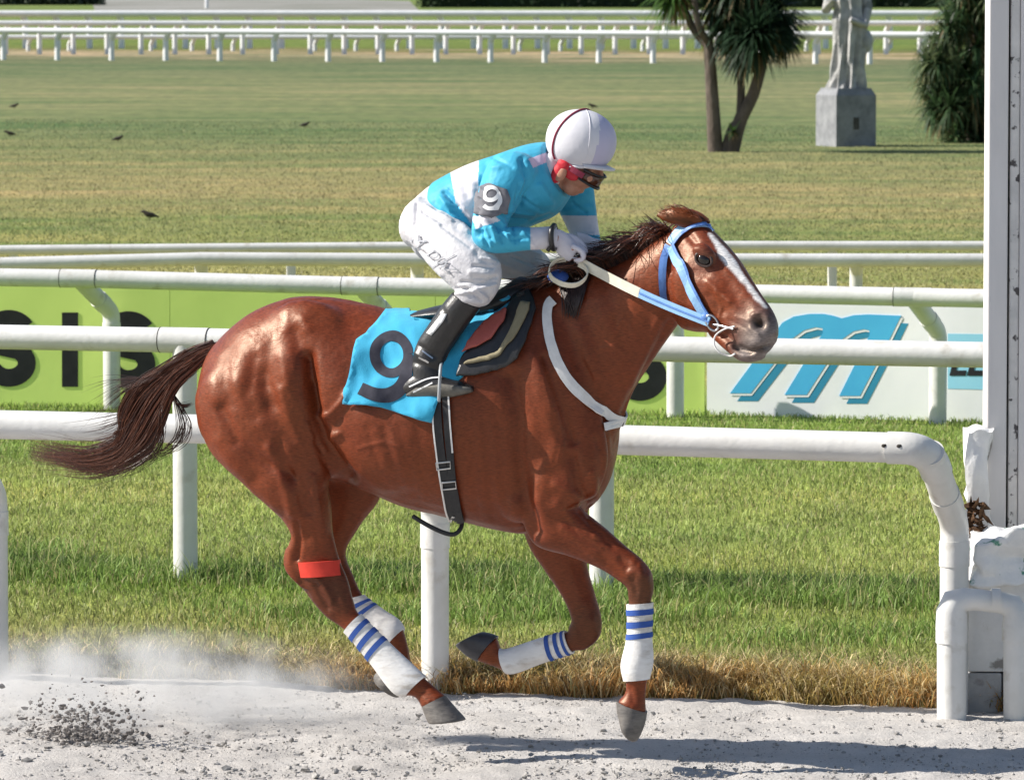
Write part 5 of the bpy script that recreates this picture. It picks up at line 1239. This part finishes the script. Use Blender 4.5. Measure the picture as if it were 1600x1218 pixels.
def hand_in(b, w0, dx, dy):        # the hand itself, slimmer than its glove
    c0, c1 = P(868 + dx, 372 + dy, w0), P(892 + dx, 394 + dy, w0 - .033); b.tube([c0, c0.lerp(c1, .5), c1], [.012, .014, .012], 12)
    for i, wo in enumerate((0, -.020, -.040, -.060)):
        b.tube([c1, P(896 + dx, 386 + dy + i, w0 + wo), P(906 + dx, 391 + dy + i, w0 + wo), P(910 + dx, 398 + dy + i, w0 + wo), P(905 + dx, 405 + dy + i, w0 + wo - .002)], [.006, .006, .0058, .0054, .004], 8)
    b.tube([c0.lerp(c1, .3), P(896 + dx, 373 + dy, w0 - .055), P(910 + dx, 384 + dy, w0 - .06), P(916 + dx, 394 + dy, w0 - .056)], [.007, .007, .006, .004], 8)
def head_mb(b):
    b.ellipsoid(HEADC, [hf * .098, HN * .080, hu * .105], 24, 16)
    b.ellipsoid(P(905, 268, .02), [hf * .072, HN * .062, hu * .062], 20, 14)
    b.ellipsoid(P(893, 291, .02), [hf * .040, HN * .040, hu * .034], 16, 10)
    b.ellipsoid(P(905, 296, .02), [hf * .020, HN * .026, hu * .012], 12, 8)
    b.tube([P(938, 262, .02), P(938, 276, .02), P(934, 285, .02), P(926, 284, .02)], [.010, .013, .016, .009], 12)
    for sg in (1, -1):
        b.ellipsoid(P(918, 276, .02 + .042 * sg), [hf * .025, HN * .016, hu * .026], 12, 8)
        b.ellipsoid(P(877, 272, .02 + .078 * sg), [hf * .020, HN * .010, hu * .034], 12, 8)
        b.ellipsoid(P(924, 262, .02 + .034 * sg), [hf * .016, HN * .018, hu * .012], 12, 8)
    b.rings(loft_rings([(846, 240, 880, 300, .065, 0), (868, 230, 892, 290, .058, .01), (885, 228, 902, 280, .05, .02)], 18, 5))
b = MB()
for st, gr in ((TORSO, -.028), (NARM, -.034), (FARM, -.022), (NLEG, -.026), (FLEG, -.026)): b.rings(loft_rings(st, 24, 5, grow=gr))
for sg, st in ((1, [(748, 484, 710, 458, .035, .24), (716, 528, 676, 500, .034, .245), (692, 565, 656, 540, .03, .25), (690, 600, 640, 585, .03, .26), (720, 612, 660, 605, .03, .265)]),
               (-1, [(836, 484, 800, 470, .035, -.24), (790, 528, 750, 515, .034, -.245), (760, 565, 725, 555, .03, -.25), (762, 600, 716, 590, .03, -.26), (790, 612, 730, 608, .03, -.265)])):
    b.rings(loft_rings(st, 18, 4))
b.tube([P(855, 370, .175), P(872, 372, .155)], .015, 12); b.tube([P(922, 390, -.125), P(915, 384, -.10)], .015, 12)
hand_in(b, .150, 0, 0); hand_in(b, -.085, 42, 8); head_mb(b)
bd = fuse('body', b, .0055, 4, M['skin'], rider)
# silks
b = MB(); b.rings(loft_rings([(676, 289, 722, 398, .160, 0)] + TORSO[2:7] + [(856, 226, 886, 304, .10, 0)], 30, 6))
for st in (NARM, FARM): b.rings(loft_rings(st, 24, 6))
def px_lump(b, x, y, w, rx, ry, rw): b.ellipsoid(P(x, y, w), [HH * rx, Vector((0, 0, ry)), HN * rw], 16, 10)
px_lump(b, 806, 268, .15, .085, .075, .075); px_lump(b, 885, 275, -.13, .08, .075, .07)
px_lump(b, 720, 330, .05, .12, .11, .13)
so = fuse('silks', b, .0042, 5, None, rider)
me = so.data
sculpt2(me, 1.5, [([(815, 250), (825, 285), (812, 320)], 5, -8, .1), ([(745, 290), (742, 330), (748, 365)], 6, -11, .05), ([(748, 352), (765, 372)], 4, -8, .15), ([(756, 345), (778, 366)], 3.5, 6, .15), ([(768, 345), (790, 362)], 3.5, -6, .15), ([(780, 345), (800, 358)], 3.5, 5, .15), ([(795, 348), (812, 372)], 4, -5, .15),
            ([(700, 300), (735, 350)], 6, -7), ([(690, 310), (725, 362)], 5, 7), ([(693, 300), (715, 322)], 2.6, -6), ([(699, 296), (726, 326)], 2.6, 5), ([(708, 330), (738, 352)], 2.6, -6), ([(720, 340), (742, 358)], 2.4, 5), ([(752, 275), (748, 300)], 2.6, -5), ([(757, 285), (752, 315)], 2.4, 4), ([(800, 345), (830, 348), (860, 336)], 3, -6, -.05), ([(800, 330), (835, 338)], 3, 5, -.05), ([(815, 310), (845, 330)], 3, -5, -.05), ([(768, 356), (776, 378)], 2.4, 5, .15), ([(776, 354), (785, 380)], 2.4, -5, .15), ([(784, 350), (797, 378)], 2.4, 5, .15), ([(800, 352), (806, 380)], 2.4, -5, .15), ([(750, 360), (762, 386)], 2.6, -6, .15), ([(758, 358), (768, 384)], 2.4, 4, .15), ([(812, 290), (805, 318)], 3, -5, .1), ([(819, 280), (812, 300)], 3, 4, .1), ([(770, 245), (800, 262)], 3, -4), ([(895, 318), (915, 332)], 2.6, -5, -.5), ([(885, 372), (928, 366)], 2.6, 4, -.5), ([(890, 380), (930, 376)], 2.4, -5, -.5), ([(720, 270), (738, 330)], 7, -5), ([(760, 258), (755, 290)], 6, -4), ([(780, 300), (800, 345), (840, 340)], 7, -5, -.05), ([(830, 300), (850, 330)], 6, -5), ([(845, 290), (862, 318)], 5, 5), ([(800, 375), (822, 372)], 4, -4, .1), ([(815, 360), (835, 386)], 3, 4, .1), ([(770, 262), (790, 258), (808, 264)], 5, 4, .1), ([(665, 320), (690, 345)], 6, -5), ([(890, 305), (915, 300)], 4, -4, -.5), ([(880, 330), (925, 322)], 4, 4, -.5), ([(780, 330), (795, 340)], 4, -6, .1)])
v = getv(me); px = to_pix(v); w = (v - np.array(HO)) @ np.array(HN)
def cl_dist(st):
    rings = loft_rings(st, 8, 4); cs = [np.array(sum(r, Vector()) / len(r)) for r in rings]; rad = [np.mean([(np.linalg.norm(np.array(q) - c0)) for q in r]) for r, c0 in zip(rings, cs)]
    return np.min([np.linalg.norm(v - c0, axis=1) / r0 for c0, r0 in zip(cs, rad)], axis=0)
dT, dN, dF = cl_dist(TORSO), cl_dist(NARM[1:]), cl_dist(FARM[1:])
near = (dN < dT) & (w > .1); far = (dF < dT) & (w < -.05); tor = ~near & ~far
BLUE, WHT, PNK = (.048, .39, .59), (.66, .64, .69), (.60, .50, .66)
c = np.tile(np.array([BLUE]), (len(v), 1))
def inpoly(poly): return np.array([pip(x, y, poly) for x, y in px])
def paint(mask, col):
    global c
    c[mask] = col
paint(tor & inpoly([(702, 262), (748, 240), (747, 300), (745, 352), (737, 350), (712, 316)]), WHT)
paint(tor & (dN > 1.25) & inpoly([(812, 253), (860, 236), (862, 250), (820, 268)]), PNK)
paint(near & (px[:, 0] > 829) & (px[:, 1] > 335), WHT)
paint(near & inpoly([(736, 338), (772, 336), (782, 345), (756, 353), (744, 358)]), WHT)
paint(far & (px[:, 1] > 337) & (px[:, 1] < 367), WHT)
colattr(me, c); me.materials.append(M['silk']); me.polygons.foreach_set('use_smooth', [True] * len(me.polygons))
BS = BVHTree.FromPolygons([tuple(x) for x in v], [tuple(p.vertices) for p in me.polygons])
# arm band with the number
conform('armband', [(749, 292), (766, 287), (792, 296), (797, 310), (792, 332), (768, 340), (742, 335), (744, 312)], 0.010, M['armband'], so, 5, .006, bv=BS, w=.25)
nine = [(779, 303), (776, 296), (768, 294), (761, 299), (759, 307), (763, 313), (771, 313), (777, 308), (780, 301), (781, 309), (779, 318), (773, 325), (764, 326), (758, 322)]
stroke_on('numeral', nine, 6.2, .0125, M['white_print'], so, bv=BS, step=2, cols=2)
MB().tube([Vector(p) for p in bez([tuple(P(x, y, w_)) for x, y, w_ in ((866, 352, .17), (862, 358, .212), (861, 370, .222), (862, 382, .212), (865, 389, .17), (868, 384, .135), (870, 366, .128), (866, 352, .17))], 28)], .010, 10, False).build('wristband', M['leather'], rider)
MB().tube([P(861, 384, .21), P(856, 391, .20)], [.006, .008], 8).build('strap_end', M['leather'], rider)
# gloves
b = MB(); hand_mb(b, .150, 0, 0, 1.0); fuse('glove', b, .0035, 2, M['glove'], rider)
b = MB(); hand_mb(b, -.085, 42, 8, 1.0); fuse('glove', b, .0035, 2, M['glove'], rider)
# breeches
b = MB(); b.rings(loft_rings([(638, 350, 644, 376, .07, 0), (650, 314, 668, 408, .14, 0), (668, 294, 706, 406, .170, 0), (690, 281, 728, 394, .168, 0)], 28, 6))
b.rings(loft_rings(NLEG, 26, 6)); b.rings(loft_rings(FLEG, 26, 6)); px_lump(b, 668, 352, .085, .08, .10, .085); px_lump(b, 668, 352, -.085, .08, .10, .085); px_lump(b, 752, 425, .24, .055, .06, .062)
bo = fuse('breeches', b, .0042, 5, M['breeches'], rider); me = bo.data
sculpt2(me, 1.5, [([(652, 320), (648, 350), (660, 380)], 3, -5), ([(660, 330), (700, 352)], 3, -5, .05), ([(665, 322), (705, 344)], 2.6, 5, .05), ([(690, 352), (735, 385)], 3, -4, .1), ([(655, 392), (690, 415)], 2.8, -5, .1), ([(672, 402), (700, 424)], 2.6, 4, .1), ([(722, 440), (755, 442), (776, 432)], 2.4, -6, .1), ([(718, 446), (750, 450), (774, 444)], 2.2, 5, .1), ([(740, 415), (770, 418)], 2.6, -5, .1), ([(752, 402), (772, 408)], 2.4, 4, .1), ([(735, 458), (752, 470)], 2.4, -6, .1), ([(745, 452), (762, 466)], 2.4, 5, .1), ([(795, 378), (845, 400)], 3, 5, -.5), ([(800, 400), (850, 420)], 3, -6, -.5), ([(715, 452), (745, 446), (770, 440)], 4, -6, .1), ([(712, 458), (740, 455)], 3, 5, .1), ([(735, 425), (762, 428)], 4, 4, .1), ([(740, 436), (772, 434)], 3, -5, .1), ([(660, 300), (680, 320), (715, 350)], 7, -6), ([(640, 330), (655, 310)], 6, 4), ([(690, 330), (730, 360)], 5, 5, .1), ([(650, 400), (690, 428)], 6, 4, .1), ([(745, 395), (762, 412)], 5, -4, .1), ([(790, 385), (830, 405)], 5, -5, -.5), ([(780, 410), (830, 430)], 5, 5, -.5), ([(760, 455), (768, 470)], 4, -5, .1), ([(728, 452), (735, 464)], 3, -4, .1)])
v = getv(me); BP = BVHTree.FromPolygons([tuple(x) for x in v], [tuple(p.vertices) for p in me.polygons])
def text_on(name, txt, o_px, xdir, ydir, size, off, mt, par, bv):
    cv = bpy.data.curves.new('t', 'FONT'); cv.body = txt; cv.size = 1.0; cv.shear = .3; to = bpy.data.objects.new('t', cv); COL.objects.link(to); bpy.context.view_layer.update()
    m_ = bpy.data.meshes.new_from_object(to.evaluated_get(bpy.context.evaluated_depsgraph_get())); COL.objects.unlink(to); bpy.data.objects.remove(to)
    bm = bmesh.new(); bm.from_mesh(m_); bmesh.ops.triangulate(bm, faces=bm.faces); bm.verts.ensure_lookup_table()
    V = [S(o_px[0] + size * (p.co.x * xdir[0] + p.co.y * ydir[0]), o_px[1] + size * (p.co.x * xdir[1] + p.co.y * ydir[1]), off, .25, bv) for p in bm.verts]
    F = [tuple(q.index for q in f.verts) for f in bm.faces]; bm.free(); return obj(name, V, F, mt, par, False)
text_on('lettering', 'M.', (640, 374), (.75, .60), (.62, -.62), 27, .006, M['ink'], bo, BP)
text_on('lettering', 'DIAZ', (666, 396), (.72, .62), (.62, -.62), 23, .006, M['ink'], bo, BP)
for pth in ([(643, 389), (662, 381)], [(676, 418), (712, 398)], [(686, 419), (700, 412)]): stroke_on('underline', pth, 1.6, .003, M['ink'], bo, bv=BP, step=3, cols=1)
# boots
BT = [(750, 482, 708, 456, .058, .24), (732, 506, 690, 478, .058, .244), (714, 532, 672, 504, .052, .248), (697, 560, 652, 536, .045, .252), (694, 586, 644, 570, .043, .258), (700, 604, 640, 600, .045, .262)]
FT = [(634, 594, 631, 618, .028, .262), (648, 582, 648, 624, .040, .263), (672, 578, 674, 624, .044, .265), (700, 590, 702, 621, .044, .268), (724, 597, 725, 617, .038, .27), (740, 604, 739, 612, .018, .272)]
b = MB(); b.rings(loft_rings(BT, 24, 6)); b.rings(loft_rings(FT, 24, 6)); bt = fuse('boot', b, .004, 4, M['leather'], rider)
sculpt(bt.data, [([(655, 540), (680, 556)], 4, -5, .1), ([(650, 552), (672, 566)], 4, 5, .1), ([(648, 566), (685, 578)], 4, -5, .1), ([(690, 480), (700, 500)], 4, -3, .1)])
v = getv(bt.data); BB = BVHTree.FromPolygons([tuple(x) for x in v], [tuple(p.vertices) for p in bt.data.polygons])
conform('white_strip', [(667, 520), (690, 491), (699, 490), (692, 503), (674, 524)], .003, M['white_print'], bt, 4, .002, bv=BB, w=.3)
M['sole'] = mat('worn_grey_sole', (.10, .095, .085), .7, .3, (.16, .15, .13), 30)
conform('sole', [(634, 616), (650, 606), (690, 600), (736, 606), (738, 611), (700, 620), (660, 624), (636, 621)], .004, M['sole'], bt, 4, .003, bv=BB, w=.3)
for pth in ([(640, 604), (668, 592), (690, 590)], [(646, 612), (676, 598)], [(660, 548), (676, 560)], [(655, 558), (670, 566)]): stroke_on('lace', pth, 2.2, .004, M['white_print'] if pth[0][1] > 600 else M['steel'], bt, bv=BB, step=3, cols=1)
b = MB(); b.rings(loft_rings([(838, 484, 798, 468, .056, -.24), (800, 522, 762, 505, .054, -.245), (765, 562, 726, 550, .045, -.25), (764, 604, 712, 598, .045, -.26)], 20, 6)); b.rings(loft_rings([(705, 594, 702, 618, .03, -.262), (744, 580, 746, 624, .044, -.264), (796, 598, 797, 617, .036, -.27), (812, 604, 811, 612, .018, -.27)], 20, 6))
fuse('boot', b, .005, 4, M['leather'], rider)
st_ = thing('stirrup', 'dark metal stirrup iron hanging under the jockey boot', 'stirrup', P(690, 600, .27))
MB().tube([Vector(p) for p in bez([tuple(P(690, 565, .25)), tuple(P(688, 580, .325)), tuple(P(686, 618, .330)), tuple(P(686, 626, .30)), tuple(P(686, 627, .24)), tuple(P(687, 618, .21)), tuple(P(689, 580, .215)), tuple(P(690, 565, .25))], 30)], .006, 8, False).build('iron', M['fit'], st_)
band('leather', [P(690, 568, .255), P(702, 540, .255), P(730, 500, .20)], HH, .02, M['leather'], st_, .004)
# helmet, goggles, scarf
hc = P(908, 220, .02); hx = (HH * .98 - Vector((0, 0, .14))).normalized(); hz = (Vector((0, 0, .98)) + HH * .14).normalized()
def helm(name, k, cut, mt, par, front=None):
    bm = bmesh.new(); bmesh.ops.create_uvsphere(bm, u_segments=96, v_segments=64, radius=1.0)
    for vv in bm.verts:
        p = vv.co; q = math.copysign(abs(p.z) ** .92, p.z); vv.co = hc + hx * (p.x * .138 * k) + HN * (p.y * .112 * k) + hz * (q * .120 * k)
    dl = [vv for vv in bm.verts if (vv.co - hc).dot(hz) < cut + .012 * ((vv.co - hc).dot(hx) / .138)]
    bmesh.ops.delete(bm, geom=dl, context='VERTS'); bmesh.ops.reverse_faces(bm, faces=bm.faces); m_ = bpy.data.meshes.new(name); bm.to_mesh(m_); bm.free(); o = link(name, m_, mt, par)
    md = o.modifiers.new('t', 'SOLIDIFY'); md.thickness = .008; md.offset = -1; return o
hl = helm('helmet', .96, -.096, [M['helmet'], M['helmet_shade']], rider)
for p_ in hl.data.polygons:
    q_ = p_.center - hc; p_.material_index = 1 if q_.dot(hx) / .138 > abs(q_.dot(HN)) / .112 * .62 + .10 * q_.dot(hz) / .12 + .22 else 0  # front faces carry the shade in their colour
ring_ = []
for a in np.linspace(0, 2 * math.pi, 41):
    r_ = .96 * math.sqrt(1 - (.088 / .120) ** 2); ring_.append(hc + hx * (.138 * r_ * 1.02 * math.cos(a)) + HN * (.112 * r_ * 1.02 * math.sin(a)) - hz * (.094 - .012 * math.cos(a)))
MB().tube(ring_, .0065, 10, False).build('rim', M['helmet'], rider)
pk = MB(); pts = []
for a in np.linspace(-1.15, 1.15, 15):
    r_ = .70; o_ = hx * (.138 * r_ * math.cos(a)) + HN * (.112 * r_ * math.sin(a)); q_ = hx * ((.138 * r_ + .045 * math.cos(a) ** .6) * math.cos(a)) + HN * (.112 * r_ * 1.06 * math.sin(a)); pts.append((hc + o_ - hz * .080, hc + q_ - hz * .092))
V = [p for ab in pts for p in ab]; F = [(2 * i, 2 * i + 1, 2 * i + 3, 2 * i + 2) for i in range(14)]
pkob = obj('peak', V, F, M['helmet'], rider); md = pkob.modifiers.new('t', 'SOLIDIFY'); md.thickness = .008
def on_helm(th, ph, k=1.01): return hc + (hx * (.138 * math.sin(th) * math.cos(ph)) + HN * (.112 * math.sin(th) * math.sin(ph)) + hz * (.120 * math.copysign(abs(math.cos(th)) ** .92, math.cos(th)))) * k * .96
MB().tube([on_helm(t_, math.radians(90 + 30 * (t_ / 2.2) + 12), 1.015) for t_ in np.linspace(-.5, 2.25, 24)], .0042, 8).build('seam_cord', M['seam'], hl)
MB().tube([on_helm(t_, math.radians(62), 1.004) for t_ in np.linspace(0.1, 2.1, 24)], .0016, 6).build('panel_seam', M['helmet'], hl)
MB().ellipsoid(P(862, 268, .045), [HH * .040, HN * .052, Vector((0, 0, .072))], 16, 10).build('hood', M['helmet'], rider)
b = MB(); b.ellipsoid(P(874, 268, .086), [hf * .026, HN * .020, hu * .050], 14, 10); b.ellipsoid(P(892, 272, .085), [hf * .034, HN * .012, hu * .022], 14, 10); b.ellipsoid(P(882, 258, .09), [hf * .03, HN * .018, hu * .022], 14, 10)
fuse('scarf', b, .004, 3, M['red'], rider)
b = MB()
lensp = [(898, 264), (912, 264), (930, 266), (942, 268), (942, 282), (934, 286), (918, 287), (904, 283), (897, 274)]
gl = []
for a in np.linspace(-1.2, 1.2, 17):
    for dz in (-.024, .024): gl.append(P(903, 272, .02) + hf * (.097 * math.cos(a) - .004) + HN * (.070 * math.sin(a)) + hu * (dz * (1 - .25 * abs(a) / 1.2) + .022))
F = [(2 * i, 2 * i + 1, 2 * i + 3, 2 * i + 2) for i in range(16)]
go = obj('goggles', gl, F, M['lens'], rider); md = go.modifiers.new('t', 'SOLIDIFY'); md.thickness = .012
for dz in (-.026, .026):
    MB().tube([P(903, 272, .02) + hf * (.098 * math.cos(a) - .004) + HN * (.071 * math.sin(a)) + hu * (dz * (1 - .25 * abs(a) / 1.2) + .022) for a in np.linspace(-1.25, 1.25, 17)], .0045, 8).build('frame', M['leather'], go)
band('strap', [P(903, 272, .02) + hf * (.098 * math.cos(a) - .004) + HN * (.080 * math.sin(a)) + hu * .02 for a in np.linspace(1.1, 2.4, 10)], hu, .022, M['seam'], go, .003)

# ================================================================== kicked-up sand
def dust_mat():
    m = bpy.data.materials.new('dust'); m.use_nodes = True; N, L = m.node_tree.nodes, m.node_tree.links; N.remove(N['Principled BSDF'])
    pv = N.new('ShaderNodeVolumePrincipled'); pv.inputs['Color'].default_value = (.975, .965, .955, 1); pv.inputs['Anisotropy'].default_value = .2
    tc = N.new('ShaderNodeTexCoord'); geo = N.new('ShaderNodeNewGeometry')
    ln = N.new('ShaderNodeVectorMath'); ln.operation = 'LENGTH'; sb = N.new('ShaderNodeVectorMath'); sb.operation = 'MULTIPLY_ADD'; sb.inputs[1].default_value = (2, 2, 2); sb.inputs[2].default_value = (-1, -1, -1)
    L.new(tc.outputs['Generated'], sb.inputs[0]); L.new(sb.outputs[0], ln.inputs[0])
    fl = N.new('ShaderNodeMapRange'); fl.inputs[1].default_value = 1.0; fl.inputs[2].default_value = .35; fl.interpolation_type = 'SMOOTHSTEP'; L.new(ln.outputs['Value'], fl.inputs[0])
    nz = N.new('ShaderNodeTexNoise'); nz.inputs['Scale'].default_value = 5.5; nz.inputs['Detail'].default_value = 3.5; nz.inputs['Roughness'].default_value = .62; L.new(geo.outputs['Position'], nz.inputs['Vector'])
    mr = N.new('ShaderNodeMapRange'); mr.inputs[1].default_value = .42; mr.inputs[2].default_value = .66; L.new(nz.outputs['Fac'], mr.inputs[0])
    mu = N.new('ShaderNodeMath'); mu.operation = 'MULTIPLY'; L.new(fl.outputs[0], mu.inputs[0]); L.new(mr.outputs[0], mu.inputs[1])
    m2 = N.new('ShaderNodeMath'); m2.operation = 'MULTIPLY'; m2.inputs[1].default_value = 5.0; L.new(mu.outputs[0], m2.inputs[0]); L.new(m2.outputs[0], pv.inputs['Density'])
    L.new(pv.outputs[0], N['Material Output'].inputs['Volume']); return m
M['dust'] = dust_mat()
b = MB(); c0 = G(190, 1125) + Vector((0, 0, .10)); b.ellipsoid(c0, [Vector((1.15, -.25, 0)), Vector((.12, .60, 0)), Vector((0, 0, .31))], 24, 14)
_bm = bmesh.new(); _ob = b.build('dust_cloud', M['dust']); _bm.from_mesh(_ob.data); bmesh.ops.recalc_face_normals(_bm, faces=_bm.faces); _bm.to_mesh(_ob.data); _bm.free()
tag(_ob, 'pale dust cloud drifting low behind the horse', kind='stuff')
n = 1800
cx = RNG.normal(0, .20, n); pts = []
for i in range(n):
    u = RNG.random(); x = 110 + RNG.normal(0, 1) * 46 + 30 * u; y = 1170 - abs(RNG.normal(0, 1)) * 32; p = P(x, y, RNG.normal(0, .10)); p.z = max(p.z, .004) + (.12 * RNG.random() if RNG.random() < .2 else 0); pts.append(p)
rad = .0015 + .010 * RNG.random(n) ** 4
M['clod_dark'] = mat('damp_grey_clods', (.17, .155, .145), .95, .1, (.22, .20, .19), 40)
scatter_lumps('flying_sand', np.array(pts), rad, M['clod_dark'], label='spray of grey sand clods kicked up behind the horse')
